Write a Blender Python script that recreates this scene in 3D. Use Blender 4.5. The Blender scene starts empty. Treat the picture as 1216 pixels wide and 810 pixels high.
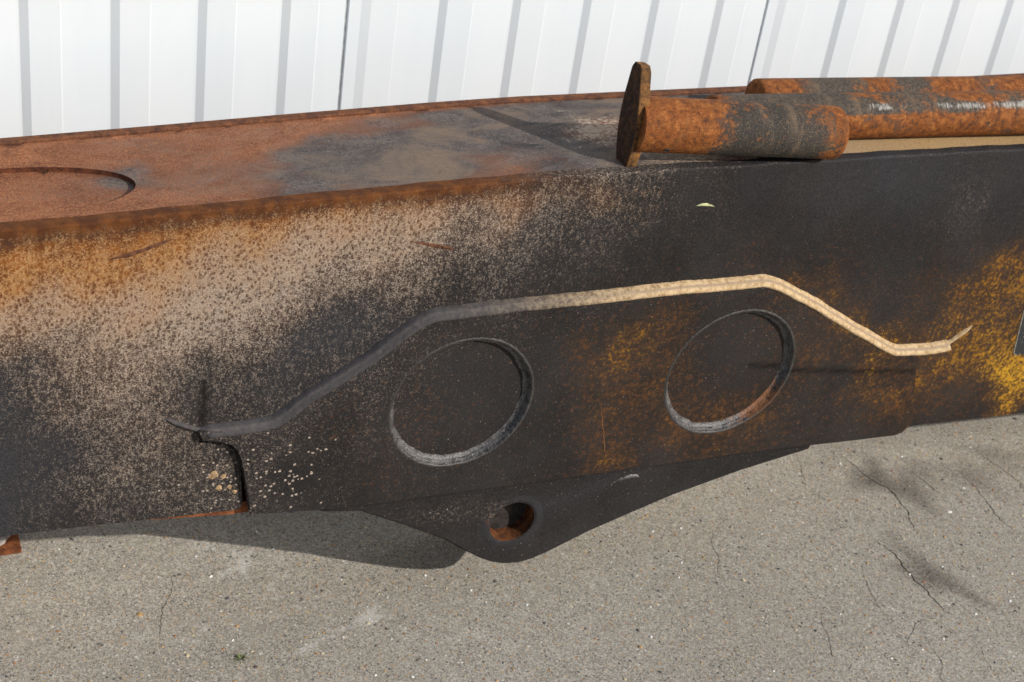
import bpy, bmesh, math, random
import numpy as np
from mathutils import Matrix, Vector
from mathutils.geometry import delaunay_2d_cdt

random.seed(7)
rng = np.random.default_rng(7)
SC = bpy.context.scene
COL = SC.collection

# ------------------------------------------------------------------ camera
cam_d = bpy.data.cameras.new('camera')
cam = bpy.data.objects.new('camera', cam_d)
COL.objects.link(cam)
right = Vector((0.9089022, -0.39438884, 0.13547784))
down = Vector((-0.11013079, -0.54036244, -0.83419401))
fwd = Vector((0.40220394, 0.74328049, -0.53457096))
m = Matrix.Identity(4)
for i in range(3):
    m[i][0], m[i][1], m[i][2] = right[i], -down[i], -fwd[i]
m[2][3] = 1.941
cam.matrix_world = m
cam_d.sensor_width = 36
cam_d.lens = 55.48
cam_d.clip_start = 0.05
cam_d.clip_end = 500
cam_d.dof.use_dof = True
cam_d.dof.focus_distance = 2.28
cam_d.dof.aperture_fstop = 9
SC.camera = cam

# ------------------------------------------------------------------ light
SUN = Vector((1.05, -1.25, 1.0)).normalized()
elev = math.asin(SUN.z)
world = bpy.data.worlds.new('World')
SC.world = world
world.use_nodes = True
wn = world.node_tree
bg = wn.nodes['Background']
sky = wn.nodes.new('ShaderNodeTexSky')
sky.sky_type = 'NISHITA'
sky.sun_disc = False
sky.sun_elevation = elev
sky.sun_rotation = math.atan2(SUN.x, SUN.y)
sky.air_density = 1.0
sky.dust_density = 1.6
sky.ozone_density = 1.0
wn.links.new(sky.outputs[0], bg.inputs[0])
bg.inputs[1].default_value = 0.11
sd = bpy.data.lights.new('sun', 'SUN')
sd.energy = 3.9
sd.angle = math.radians(0.6)
sd.color = (1.0, 0.955, 0.89)
sun = bpy.data.objects.new('sun', sd)
COL.objects.link(sun)
sun.rotation_euler = SUN.to_track_quat('Z', 'Y').to_euler()
sun.location = (6, -6, 8)
SC.view_settings.view_transform = 'Standard'
SC.view_settings.look = 'None'
SC.view_settings.exposure = 0.14
SC.view_settings.gamma = 1
SC.view_settings.use_curve_mapping = False
SC.cycles.max_bounces = 6


# ------------------------------------------------------------------ object helpers
def thing(name, label, cat, loc=(0, 0, 0), group=None):
    o = bpy.data.objects.new(name, None)
    COL.objects.link(o)
    o.location = loc
    o['label'] = label
    o['category'] = cat
    if group:
        o['group'] = group
    return o


def mesh_obj(name, verts, faces, mat, parent=None, attrs=None, smooth=False, base=(0, 0, 0), mats=None, mat_idx=None):
    me = bpy.data.meshes.new(name)
    b = Vector(base)
    me.from_pydata([tuple(Vector(v) - b) for v in verts], [], [tuple(f) for f in faces])
    if mats:
        for mm in mats:
            me.materials.append(mm)
        me.polygons.foreach_set('material_index', mat_idx)
    else:
        me.materials.append(mat)
    if attrs:
        for k, a in attrs.items():
            at = me.attributes.new(k, 'FLOAT', 'POINT')
            at.data.foreach_set('value', np.asarray(a, np.float32))
    if smooth:
        me.polygons.foreach_set('use_smooth', [True] * len(me.polygons))
    me.update()
    o = bpy.data.objects.new(name, me)
    COL.objects.link(o)
    if parent:
        o.parent = parent
    return o


def part(name, verts, faces, mat, parent, root, **kw):
    return mesh_obj(name, verts, faces, mat, parent, base=root.location, **kw)


def inside(poly, pts):
    poly = np.asarray(poly)
    x, y = pts[:, 0], pts[:, 1]
    r = np.zeros(len(pts), bool)
    n = len(poly)
    for i in range(n):
        x1, y1 = poly[i]
        x2, y2 = poly[(i + 1) % n]
        if y1 == y2:
            continue
        c = ((y1 > y) != (y2 > y)) & (x < (x2 - x1) * (y - y1) / (y2 - y1) + x1)
        r ^= c
    return r


def dist_poly(poly, pts, closed=True):
    poly = np.asarray(poly, float)
    d = np.full(len(pts), 1e9)
    n = len(poly)
    for i in range(n if closed else n - 1):
        a, b = poly[i], poly[(i + 1) % n]
        ab = b - a
        L = ab @ ab
        if L < 1e-12:
            continue
        t = np.clip(((pts - a) @ ab) / L, 0, 1)
        d = np.minimum(d, np.hypot(*(pts - a - t[:, None] * ab).T))
    return d


def resample(poly, step, closed=True):
    out = []
    n = len(poly)
    for i in range(n if closed else n - 1):
        a = np.array(poly[i], float)
        b = np.array(poly[(i + 1) % n], float)
        k = max(1, int(math.ceil(np.hypot(*(b - a)) / step)))
        for j in range(k):
            out.append(tuple(a + (b - a) * j / k))
    if not closed:
        out.append(tuple(poly[-1]))
    return out


def fill(outline, holes, cell, jitter=0.0):
    """dense triangulation of an outline with holes"""
    loops = [resample(outline, cell)] + [resample(h, cell) for h in holes]
    pts, edges = [], []
    for lp in loops:
        s = len(pts)
        pts += lp
        edges += [(s + i, s + (i + 1) % len(lp)) for i in range(len(lp))]
    O = np.array(loops[0])
    lo, hi = O.min(0), O.max(0)
    gx, gz = np.meshgrid(np.arange(lo[0] + cell / 2, hi[0], cell), np.arange(lo[1] + cell / 2, hi[1], cell))
    g = np.stack([gx.ravel(), gz.ravel()], -1)
    g = g + rng.uniform(-.15, .15, g.shape) * cell
    ok = inside(outline, g)
    for h in holes:
        ok &= ~inside(h, g)
    g = g[ok]
    dd = np.full(len(g), 1e9)
    for lp in [outline] + list(holes):
        dd = np.minimum(dd, dist_poly(lp, g))
    g = g[dd > cell * .45]
    pts = pts + [tuple(p) for p in g]
    v, e, f, *_ = delaunay_2d_cdt([Vector(p) for p in pts], edges, [], 0, 1e-6)
    V = np.array([tuple(p) for p in v])
    T = np.array([t for t in f])
    c = V[T].mean(1)
    ok = inside(outline, c)
    for h in holes:
        ok &= ~inside(h, c)
    T = T[ok]
    a = V[T]
    cr = (a[:, 1, 0] - a[:, 0, 0]) * (a[:, 2, 1] - a[:, 0, 1]) - (a[:, 1, 1] - a[:, 0, 1]) * (a[:, 2, 0] - a[:, 0, 0])
    T[cr < 0] = T[cr < 0][:, ::-1]
    return V, T, loops


def slab(outline, holes, y0, y1, cell, hole_walls=True, bev=0.0015):
    """upright plate in the XZ plane, front at y0 and back at y1, with a small edge break"""
    V, T, loops = fill(outline, holes, cell)
    n = len(V)
    verts = [(x, y0, z) for x, z in V]
    faces = [tuple(t) for t in T]
    for li, lp in enumerate(loops):
        if li and not hole_walls:
            continue
        L = np.array(lp)
        area = 0.5 * np.sum(L[:, 0] * np.roll(L[:, 1], -1) - np.roll(L[:, 0], -1) * L[:, 1])
        if area < 0:
            L = L[::-1]
        s = len(verts)
        k = len(L)
        d = np.roll(L, -1, 0) - np.roll(L, 1, 0)
        d /= np.maximum(np.hypot(*d.T), 1e-9)[:, None]
        nrm = np.stack([d[:, 1], -d[:, 0]], -1) * (1 if li == 0 else -1)
        for (off, y) in ((0, y0), (bev, y0 + bev), (bev, y1)):
            q = L + nrm * off
            verts += [(x, y, z) for x, z in q]
        for r in range(2):
            for i in range(k):
                j = (i + 1) % k
                q = (s + r * k + i, s + (r + 1) * k + i, s + (r + 1) * k + j, s + r * k + j)
                faces.append(q if li == 0 else q[::-1])
    return verts, faces


def idw(table, P, cols, eps=0.018, power=3.2):
    T = np.array(table)
    out = np.zeros((len(P), cols))
    for s in range(0, len(P), 4000):
        q = P[s:s + 4000]
        d2 = (q[:, None, 0] - T[None, :, 0]) ** 2 + (q[:, None, 1] - T[None, :, 1]) ** 2
        w = 1 / (d2 + eps * eps) ** (power / 2 * 1.0)
        out[s:s + 4000] = (w @ T[:, 2:2 + cols]) / w.sum(1)[:, None]
    return out


# ------------------------------------------------------------------ node helper
class NT:
    def __init__(self, name):
        self.mat = bpy.data.materials.new(name)
        self.mat.use_nodes = True
        self.t = self.mat.node_tree
        self.b = self.t.nodes['Principled BSDF']

    def n(self, typ, **kw):
        nd = self.t.nodes.new('ShaderNode' + typ)
        for k, v in kw.items():
            setattr(nd, k, v)
        return nd

    def put(self, sock, v):
        if isinstance(v, bpy.types.NodeSocket):
            self.t.links.new(v, sock)
        elif isinstance(v, tuple) and len(v) == 3 and sock.type == 'RGBA':
            sock.default_value = v + (1,)
        else:
            sock.default_value = v

    def math(self, op, a, b=0.0, c=0.0, clamp=False):
        nd = self.n('Math', operation=op, use_clamp=clamp)
        for s, v in zip(nd.inputs, (a, b, c)):
            self.put(s, v)
        return nd.outputs[0]

    def mix(self, f, a, b, mode='MIX'):
        nd = self.n('Mix', data_type='RGBA', blend_type=mode)
        self.put(nd.inputs[0], f)
        self.put(nd.inputs[6], a)
        self.put(nd.inputs[7], b)
        return nd.outputs[2]

    def attr(self, name):
        return self.n('Attribute', attribute_name=name).outputs['Fac']

    def coord(self, scale=(1, 1, 1), rot=(0, 0, 0)):
        tc = self.n('TexCoord')
        mp = self.n('Mapping')
        mp.inputs['Scale'].default_value = scale
        mp.inputs['Rotation'].default_value = rot
        self.t.links.new(tc.outputs['Object'], mp.inputs[0])
        return mp.outputs[0]

    def noise(self, vec, scale, detail=2.0, rough=0.5, dist=0.0):
        nd = self.n('TexNoise')
        self.put(nd.inputs['Vector'], vec)
        nd.inputs['Scale'].default_value = scale
        nd.inputs['Detail'].default_value = detail
        nd.inputs['Roughness'].default_value = rough
        nd.inputs['Distortion'].default_value = dist
        return nd.outputs[0]

    def voronoi(self, vec, scale, feature='F1', out='Distance', rand=1.0):
        nd = self.n('TexVoronoi', feature=feature)
        self.put(nd.inputs['Vector'], vec)
        nd.inputs['Scale'].default_value = scale
        nd.inputs['Randomness'].default_value = rand
        return nd.outputs[out]

    def step(self, v, lo, hi, a=0.0, b=1.0):
        nd = self.n('MapRange', interpolation_type='SMOOTHSTEP')
        self.put(nd.inputs[0], v)
        nd.inputs[1].default_value = lo
        nd.inputs[2].default_value = hi
        nd.inputs[3].default_value = a
        nd.inputs[4].default_value = b
        return nd.outputs[0]

    def cover(self, noise, amount, w=0.04, t0=0.76, gain=0.5):
        """blotches of a noise covering roughly the given share of the surface"""
        t = self.math('MULTIPLY_ADD', amount, gain, -t0)
        return self.step(self.math('ADD', noise, t), -w, w)

    def bump(self, h, strength, dist):
        nd = self.n('Bump')
        nd.inputs['Strength'].default_value = strength
        nd.inputs['Distance'].default_value = dist
        self.put(nd.inputs['Height'], h)
        self.t.links.new(nd.outputs[0], self.b.inputs['Normal'])
        return nd

    def out(self, col, rough, spec=0.4, metal=0.0):
        self.put(self.b.inputs['Base Color'], col)
        self.put(self.b.inputs['Roughness'], rough)
        self.put(self.b.inputs['Specular IOR Level'], spec)
        self.put(self.b.inputs['Metallic'], metal)
        return self.mat


# ------------------------------------------------------------------ materials
def mat_side():
    N = NT('burnt_boom_paint')
    c = N.coord()
    ash, warm, paint, bright, grey = [N.attr(k) for k in ('ash', 'warm', 'paint', 'bright', 'grey')]
    # soot
    big = N.noise(c, 7, 4, .6)
    mid = N.noise(c, 45, 4, .65)
    fine = N.noise(c, 420, 2, .6)
    soot = N.mix(N.step(big, .35, .65), (.0165, .0148, .0142), (.027, .0240, .0228))
    soot = N.mix(N.math('MULTIPLY', grey, .9), soot, (.040, .040, .046))
    soot = N.mix(N.step(fine, .3, .7), N.mix(.42, soot, (.008, .0075, .0075)), N.mix(.06, soot, (.12, .11, .105)))
    # brown rust bloom under the soot
    brown = N.cover(N.noise(c, 95, 5, .7), N.math('MULTIPLY', warm, .42), .09, .72, .5)
    soot = N.mix(N.math('MULTIPLY', brown, .55), soot, (.095, .042, .02))
    # the gaps between the ash flecks
    hot = N.math('MULTIPLY', N.step(warm, .3, 1.0), N.math('MAXIMUM', N.step(ash, .25, .45), N.attr('edge')))
    gap = N.mix(N.math('MULTIPLY', N.step(ash, .22, .62), N.step(warm, .0, .45, .45, 1)), soot, N.mix(N.noise(c, 60, 3), (.045, .027, .020), (.095, .056, .038)))
    gap = N.mix(hot, gap, N.mix(N.step(mid, .4, .65), (.115, .036, .010), (.22, .074, .015)))
    gap = N.mix(N.math('MULTIPLY', N.attr('edge'), .75), gap, N.mix(N.step(mid, .35, .65), (.050, .020, .010), (.095, .036, .013)))
    # ash flecks
    cs = N.coord((1, 1, .72))
    n1 = N.noise(cs, 205, 1.6, .55)
    n2 = N.noise(c, 400, 2, .6)
    v1 = N.n('TexVoronoi', feature='SMOOTH_F1')
    N.put(v1.inputs['Vector'], cs)
    v1.inputs['Scale'].default_value = 185
    v1.inputs['Smoothness'].default_value = .2
    vd = N.math('MULTIPLY_ADD', v1.outputs['Distance'], .8, .16)
    dots = N.math('ADD', N.math('ADD', N.math('MULTIPLY', n1, .17), N.math('MULTIPLY', n2, .37)), N.math('MULTIPLY', vd, .46))
    specks = N.math('ADD', N.math('ADD', N.math('MULTIPLY', n1, .34), N.math('MULTIPLY', n2, .46)), N.math('MULTIPLY', fine, .20))
    wv = N.step(N.math('ADD', ash, N.math('MULTIPLY_ADD', mid, .3, -.15)), .38, .62)
    nn = N.math('ADD', N.math('MULTIPLY', dots, wv), N.math('MULTIPLY', specks, N.math('SUBTRACT', 1.0, wv)))
    run = N.noise(N.coord((1, 1, .09)), 75, 3, .6)
    f = N.cover(nn, N.math('ADD', N.math('ADD', ash, N.math('MULTIPLY', warm, N.math('MULTIPLY_ADD', run, .9, -.47))), N.math('MULTIPLY_ADD', N.noise(c, 22, 5, .7), .36, -.18)), .11, .650, .31)
    hue = N.math('ADD', N.math('MULTIPLY', N.math('MULTIPLY', warm, warm), 1.5), N.math('MULTIPLY_ADD', mid, .5, -.25), clamp=True)
    fleck = N.mix(hue, (.36, .305, .255), (.40, .19, .052))
    fleck = N.mix(N.step(n2, .3, .7), N.mix(.55, fleck, (.10, .05, .025)), fleck)
    fleck = N.mix(N.step(fine, .3, .7), N.mix(.3, fleck, (.08, .045, .025)), N.mix(.15, fleck, (.6, .5, .4)))
    fleck = N.mix(N.step(ash, .15, .55), N.mix(.62, fleck, (.07, .055, .048)), fleck)
    col = N.mix(N.math('MULTIPLY', f, N.step(ash, .02, .2, .1, .96)), gap, fleck)
    # larger loose flakes by the slot
    cv = N.n('TexVoronoi', feature='F1')
    N.put(cv.inputs['Vector'], N.coord((1, 1, 1.15)))
    cv.inputs['Scale'].default_value = 135
    cs2 = N.n('SeparateColor')
    N.t.links.new(cv.outputs['Color'], cs2.inputs[0])
    cd = N.math('ADD', cv.outputs['Distance'], N.math('MULTIPLY_ADD', n2, .5, -.25))
    rad = N.math('MULTIPLY_ADD', cs2.outputs[1], .25, .14)
    cm = N.math('MULTIPLY', N.step(N.math('SUBTRACT', rad, cd), -.03, .05), N.math('LESS_THAN', cs2.outputs[0], N.attr('chip')))
    col = N.mix(N.math('MULTIPLY', cm, .9), col, N.mix(cs2.outputs[2], (.30, .24, .20), (.42, .34, .27)))
    # what is left of the yellow paint
    py = N.noise(c, 150, 5, .7, .3)
    pv = N.noise(c, 26, 4, .65)
    pcov = N.cover(N.math('ADD', N.math('MULTIPLY', py, .7), N.math('MULTIPLY', pv, .3)), paint, .085, .72, .46)
    pb = N.math('ADD', bright, N.math('MULTIPLY_ADD', N.noise(c, 60, 3), .8, -.4), clamp=True)
    pc = N.mix(pb, (.20, .072, .011), (.54, .29, .022))
    veil = N.mix(N.math('MULTIPLY', N.step(paint, .05, .6), N.step(pv, .25, .7, .15, .5)), col, (.125, .055, .012))
    col = N.mix(N.math('MULTIPLY', pcov, N.step(paint, .0, .45, .0, .92)), veil, pc)
    # stray pale specks
    sp = N.step(N.noise(c, 330, 1, .5), .735, .775)
    col = N.mix(N.math('MULTIPLY', sp, .5), col, (.36, .29, .22))
    col = N.mix(N.math('MULTIPLY', N.attr('smear_shade'), .85), col, (.006, .0055, .0055))  # dark smears on the plates, and the shadow line painted on the lug
    h = N.math('ADD', N.math('MULTIPLY', f, .6), N.math('MULTIPLY', fine, .5))
    h = N.math('ADD', h, N.math('MULTIPLY', pcov, .5))
    N.bump(h, .35, .0012)
    rough = N.math('MULTIPLY_ADD', f, .22, N.math('MULTIPLY_ADD', mid, .2, .52))
    return N.out(col, rough, .07)


def mat_top():
    N = NT('rusty_top_plate')
    c = N.coord((1, 1, 1))
    soot, ash, warm = N.attr('soot'), N.attr('ash'), N.attr('warm')
    a = N.noise(N.coord((.6, 1, 1)), 30, 6, .7, .4)
    b = N.noise(c, 160, 4, .7)
    d = N.noise(c, 420, 2, .6)
    rust = N.mix(N.step(a, .35, .65), (.15, .052, .023), (.29, .108, .046))
    rust = N.mix(N.math('MULTIPLY', N.step(b, .42, .62), .55), rust, N.mix(warm, (.16, .085, .06), (.36, .15, .06)))
    rust = N.mix(N.math('MULTIPLY', N.step(d, .5, .66), .8), rust, (.085, .032, .018))
    rust = N.mix(N.math('MULTIPLY', N.step(d, .45, .32), .45), rust, (.46, .22, .10))
    grey = N.mix(N.step(a, .35, .65), (.058, .051, .050), (.115, .098, .090))
    grey = N.mix(N.step(b, .45, .65), grey, (.05, .045, .046))
    grey = N.mix(N.math('MULTIPLY', N.step(d, .58, .68), .6), grey, (.32, .23, .17))
    lg = N.noise(N.coord((.45, 1, 1)), 14, 5, .7, .8)
    grey = N.mix(N.step(lg, .46, .66), grey, N.mix(b, (.10, .07, .052), (.21, .155, .115)))
    grey = N.mix(N.step(lg, .45, .30), grey, (.036, .033, .034))
    s = N.cover(N.math('ADD', N.math('MULTIPLY', a, .4), N.math('ADD', N.math('MULTIPLY', b, .3), N.math('MULTIPLY', lg, .3))), soot, .2, .74, .56)
    col = N.mix(s, rust, grey)
    f = N.cover(N.math('ADD', N.math('MULTIPLY', b, .6), N.math('MULTIPLY', a, .4)), ash, .07, .76, .5)
    pale = N.mix(warm, (.42, .34, .27), (.46, .29, .085))
    col = N.mix(N.math('MULTIPLY', f, .9), col, N.mix(N.step(d, .5, .66), pale, N.mix(.5, pale, (.10, .06, .03))))
    N.bump(N.math('ADD', b, N.math('MULTIPLY', d, .6)), .45, .0012)
    return N.out(col, .82, .25)


def mat_rust(name='bare_rust', dark=(.075, .026, .012), light=(.27, .09, .025), scale=60):
    N = NT(name)
    c = N.coord()
    a = N.noise(c, scale, 6, .7, .3)
    b = N.noise(c, scale * 6, 3, .6)
    col = N.mix(N.step(a, .36, .64), dark, light)
    col = N.mix(N.step(b, .55, .7), col, tuple(x * .4 for x in dark))
    N.bump(N.math('ADD', a, N.math('MULTIPLY', b, .5)), .4, .0015)
    return N.out(col, .85, .2)


def mat_weld():
    N = NT('weld_metal')
    c = N.coord()
    tan, gry = N.attr('tan'), N.attr('grey')
    a = N.noise(c, 120, 5, .7)
    b = N.noise(c, 400, 3, .6)
    dark = N.mix(a, (.018, .017, .0185), (.074, .070, .074))
    pale = N.mix(N.step(a, .35, .62), (.36, .235, .115), (.60, .44, .25))
    pale = N.mix(N.math('MULTIPLY', N.step(b, .52, .7), .5), pale, (.26, .17, .10))
    col = N.mix(N.math('MULTIPLY', N.step(tan, 0, 1), N.cover(a, tan, .3, .62, .45)), dark, pale)
    col = N.mix(N.math('MULTIPLY', gry, N.step(a, .3, .65, .25, .9)), col, (.16, .13, .115))
    N.bump(N.math('ADD', a, b), .4, .0012)
    return N.out(col, .7, .2)


def mat_ring():
    N = NT('groove_weld')
    c = N.coord()
    rust = N.attr('paint')
    a = N.noise(c, 90, 5, .7)
    b = N.noise(c, 380, 3, .6)
    col = N.mix(N.step(a, .35, .65), (.020, .018, .0175), (.092, .086, .083))
    col = N.mix(N.math('MULTIPLY', N.step(b, .54, .64), .5), col, (.27, .26, .26))
    col = N.mix(N.math('MULTIPLY', N.cover(a, rust, .08, .74, .5), .8), col, (.22, .08, .018))
    col = N.mix(N.math('MULTIPLY', N.attr('dirt'), .9), col, N.mix(a, (.014, .0125, .012), (.040, .035, .033)))
    N.bump(N.math('ADD', a, b), .7, .0015)
    return N.out(col, N.step(a, .3, .7, .3, .5), .55)


def mat_pin():
    N = NT('rusty_pin_steel')
    c = N.coord()
    rust, polish, dark = N.attr('rust'), N.attr('polish'), N.attr('dark')
    a = N.noise(c, 32, 6, .68, .6)
    b = N.noise(c, 170, 4, .7)
    d = N.noise(c, 520, 2, .6)
    e = N.noise(c, 85, 6, .72, .4)
    rc = N.mix(N.step(e, .32, .52), (.060, .025, .012), (.215, .068, .016))
    rc = N.mix(N.step(e, .5, .66), rc, (.34, .130, .034))
    rc = N.mix(N.math('MULTIPLY', N.step(a, .5, .7), .5), rc, (.20, .085, .030))
    rc = N.mix(N.math('MULTIPLY', N.step(d, .5, .66), .8), rc, (.065, .024, .011))
    st = N.mix(N.step(b, .35, .65), (.042, .035, .031), (.092, .074, .058))
    sm = N.noise(N.coord((3.2, 1, 1)), 10, 5, .68, .5)
    st = N.mix(N.math('MULTIPLY', N.step(sm, .48, .7), .55), st, N.mix(b, (.13, .085, .05), (.25, .175, .10)))
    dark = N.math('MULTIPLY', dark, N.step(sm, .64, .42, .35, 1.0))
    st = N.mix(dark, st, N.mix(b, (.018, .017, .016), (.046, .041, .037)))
    st = N.mix(N.math('MULTIPLY', N.step(d, .57, .66), .55), st, (.24, .17, .10))
    r = N.cover(N.math('ADD', N.math('MULTIPLY', a, .45), N.math('ADD', N.math('MULTIPLY', e, .3), N.math('MULTIPLY', b, .25))), rust, .08, .76, .52)
    col = N.mix(r, st, rc)
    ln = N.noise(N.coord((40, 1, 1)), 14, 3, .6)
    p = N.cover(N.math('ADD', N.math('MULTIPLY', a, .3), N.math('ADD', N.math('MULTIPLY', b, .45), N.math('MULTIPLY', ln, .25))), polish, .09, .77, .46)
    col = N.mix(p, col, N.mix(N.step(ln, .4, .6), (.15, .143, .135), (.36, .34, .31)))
    N.bump(N.math('ADD', N.math('MULTIPLY', r, .5), N.math('ADD', b, d)), .4, .001)
    rough = N.math('MULTIPLY_ADD', p, -.14, .78)
    return N.out(col, rough, .16, N.math('MULTIPLY', p, .25))


def mat_wall():
    N = NT('white_sheet_steel')
    c = N.coord((1, 1, .15))
    a = N.noise(c, 6, 4, .6)
    b = N.noise(N.coord((1, 1, .05)), 60, 3, .6)
    col = N.mix(N.step(a, .35, .65), (.665, .712, .745), (.695, .735, .76))
    col = N.mix(N.math('MULTIPLY', N.step(b, .5, .75), .12), col, (.62, .66, .69))
    e = N.noise(N.coord((1, 1, .5)), 90, 5, .75)
    col = N.mix(N.math('MULTIPLY', N.step(e, .66, .76), .18), col, (.42, .40, .36))
    N.bump(a, .05, .002)
    return N.out(col, .42, .45)


def mat_ground():
    N = NT('old_concrete')
    c = N.coord()
    stain, pale, moss = N.attr('stain'), N.attr('pale'), N.attr('moss')
    big = N.noise(c, 2.3, 5, .6)
    mid = N.noise(c, 22, 5, .65)
    fine = N.noise(c, 230, 4, .7)
    grit = N.noise(c, 620, 2, .6)
    col = N.mix(N.step(mid, .3, .7), (.275, .258, .215), (.385, .364, .31))
    col = N.mix(N.math('MULTIPLY', N.step(big, .35, .65), .5), col, (.33, .30, .23))
    col = N.mix(N.step(fine, .36, .66), N.mix(.38, col, (.14, .122, .098)), N.mix(.30, col, (.60, .56, .49)))
    col = N.mix(N.math('MULTIPLY', N.step(grit, .54, .64), .72), col, (.07, .06, .05))
    col = N.mix(N.math('MULTIPLY', N.step(grit, .45, .36), .6), col, (.66, .61, .53))
    gc = N.n('TexVoronoi', feature='F1')
    N.put(gc.inputs['Vector'], c)
    gc.inputs['Scale'].default_value = 330
    gs = N.n('SeparateColor')
    N.t.links.new(gc.outputs['Color'], gs.inputs[0])
    col = N.mix(N.step(gs.outputs[0], .55, 1.0, 0, .42), col, (.12, .105, .088))
    col = N.mix(N.step(gs.outputs[1], .62, 1.0, 0, .45), col, (.62, .57, .49))
    # exposed aggregate in several sizes
    for sc, lim in ((85, .22), (135, .25), (210, .28)):
        v = N.n('TexVoronoi', feature='F1')
        N.put(v.inputs['Vector'], c)
        v.inputs['Scale'].default_value = sc
        sep = N.n('SeparateColor')
        N.t.links.new(v.outputs['Color'], sep.inputs[0])
        ramp = N.n('ValToRGB')
        el = ramp.color_ramp
        el.interpolation = 'CONSTANT'
        stops = [(0, (.22, .185, .15)), (.18, (.50, .34, .16)), (.34, (.12, .115, .115)), (.52, (.40, .36, .31)), (.66, (.46, .37, .26)), (.78, (.42, .22, .09)), (.85, (.66, .62, .56)), (.92, (.08, .08, .085))]
        while len(el.elements) < len(stops):
            el.elements.new(.5)
        for e, (p, q) in zip(el.elements, stops):
            e.position = p
            e.color = q + (1,)
        N.t.links.new(sep.outputs[1], ramp.inputs[0])
        pick = N.math('GREATER_THAN', sep.outputs[0], .46 if sc > 100 else .66)
        dist = N.math('ADD', v.outputs['Distance'], N.math('MULTIPLY_ADD', fine, .3, -.15))
        msk = N.math('MULTIPLY', pick, N.step(dist, lim + .05, lim - .05))
        col = N.mix(N.math('MULTIPLY', msk, .9), col, ramp.outputs[0])
    col = N.mix(N.math('MULTIPLY', N.cover(N.math('ADD', N.math('MULTIPLY', mid, .6), N.math('MULTIPLY', fine, .4)), pale, .1, .74, .6), .5), col, (.60, .585, .55))
    sm = N.math('MULTIPLY', stain, N.step(fine, .25, .75, 1.0, .62))
    col = N.mix(N.math('MULTIPLY', sm, .85), col, N.mix(.75, N.mix(1.0, col, (.19, .17, .155), 'MULTIPLY'), (.05, .04, .034)))
    col = N.mix(N.math('MULTIPLY', N.cover(fine, moss, .07, .76, .5), .6), col, (.10, .11, .045))
    h = N.math('ADD', N.math('MULTIPLY', fine, .6), N.math('ADD', grit, N.math('MULTIPLY', mid, .8)))
    N.bump(h, .38, .002)
    return N.out(col, .93, .15)


def flat(name, col, rough=.7, spec=.3, var=.25, scale=80):
    N = NT(name)
    a = N.noise(N.coord(), scale, 4, .65)
    cc = N.mix(N.step(a, .35, .65), tuple(x * (1 - var) for x in col), tuple(min(1, x * (1 + var)) for x in col))
    N.bump(a, .25, .001)
    return N.out(cc, rough, spec)


M_SIDE, M_TOP, M_WELD, M_RING, M_PIN, M_WALL, M_GROUND = mat_side(), mat_top(), mat_weld(), mat_ring(), mat_pin(), mat_wall(), mat_ground()
M_RUST = mat_rust()
M_ORANGE = mat_rust('orange_rust', (.10, .033, .014), (.25, .085, .03))
M_DARK = flat('dark_inner_steel', (.03, .024, .02), .8)
M_LIP = mat_rust('dark_rusty_lip', (.07, .03, .02), (.17, .068, .03), 70)
M_FACE = mat_rust('dark_face_rust', (.020, .012, .009), (.075, .034, .016), 80)  # darker rust for the left face of the flag plate
M_RECESS = mat_rust('recess_rust', (.05, .018, .011), (.14, .045, .02), 70)
M_FLANGE = mat_rust('dark_brown_flange', (.06, .034, .018), (.25, .115, .035), 70)


# ------------------------------------------------------------------ measured outlines, in metres
TOP = [(0.2394, 0.8175), (0.462, 0.8219), (0.7039, 0.8281), (0.9679, 0.8334), (1.1096, 0.834), (1.3365, 0.8305), (1.5815, 0.8266), (1.756, 0.8239), (1.9715, 0.8189)]
BOTL = [(0.2195, 0.2983), (0.2802, 0.2956), (0.3423, 0.2928), (0.4708, 0.2844), (0.5643, 0.2794)]
NOTCH = [(0.5151, 0.4407), (0.5157, 0.4199), (0.5326, 0.4178), (0.5484, 0.4143), (0.5605, 0.4082), (0.5701, 0.3993), (0.5773, 0.3866), (0.5813, 0.3711), (0.5845, 0.3289), (0.587, 0.2895), (0.5833, 0.2799), (0.5752, 0.2781)]
PLATE = [(0.5991, 0.275), (0.5933, 0.312), (0.5859, 0.3552), (0.5798, 0.3859), (0.573, 0.405), (0.5632, 0.418), (0.5485, 0.4261), (0.5315, 0.4314), (0.5172, 0.4346), (0.5129, 0.4488), (0.5674, 0.4429), (0.6253, 0.4445), (0.6818, 0.4834), (0.7348, 0.515), (0.7763, 0.5405), (0.8413, 0.5925), (0.8662, 0.6063), (0.9956, 0.6075), (1.1465, 0.6052), (1.3112, 0.6046), (1.3917, 0.6011), (1.4723, 0.5994), (1.5024, 0.5885), (1.595, 0.5364), (1.6984, 0.4737), (1.7989, 0.4161), (1.9232, 0.4106), (1.9115, 0.3988), (1.8847, 0.3911), (1.8729, 0.3737), (1.9021, 0.2577), (1.9, 0.2339), (1.8901, 0.2214), (1.8731, 0.2182), (1.7494, 0.224), (1.558, 0.2351), (1.2076, 0.2441), (0.743, 0.2587)]
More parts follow.
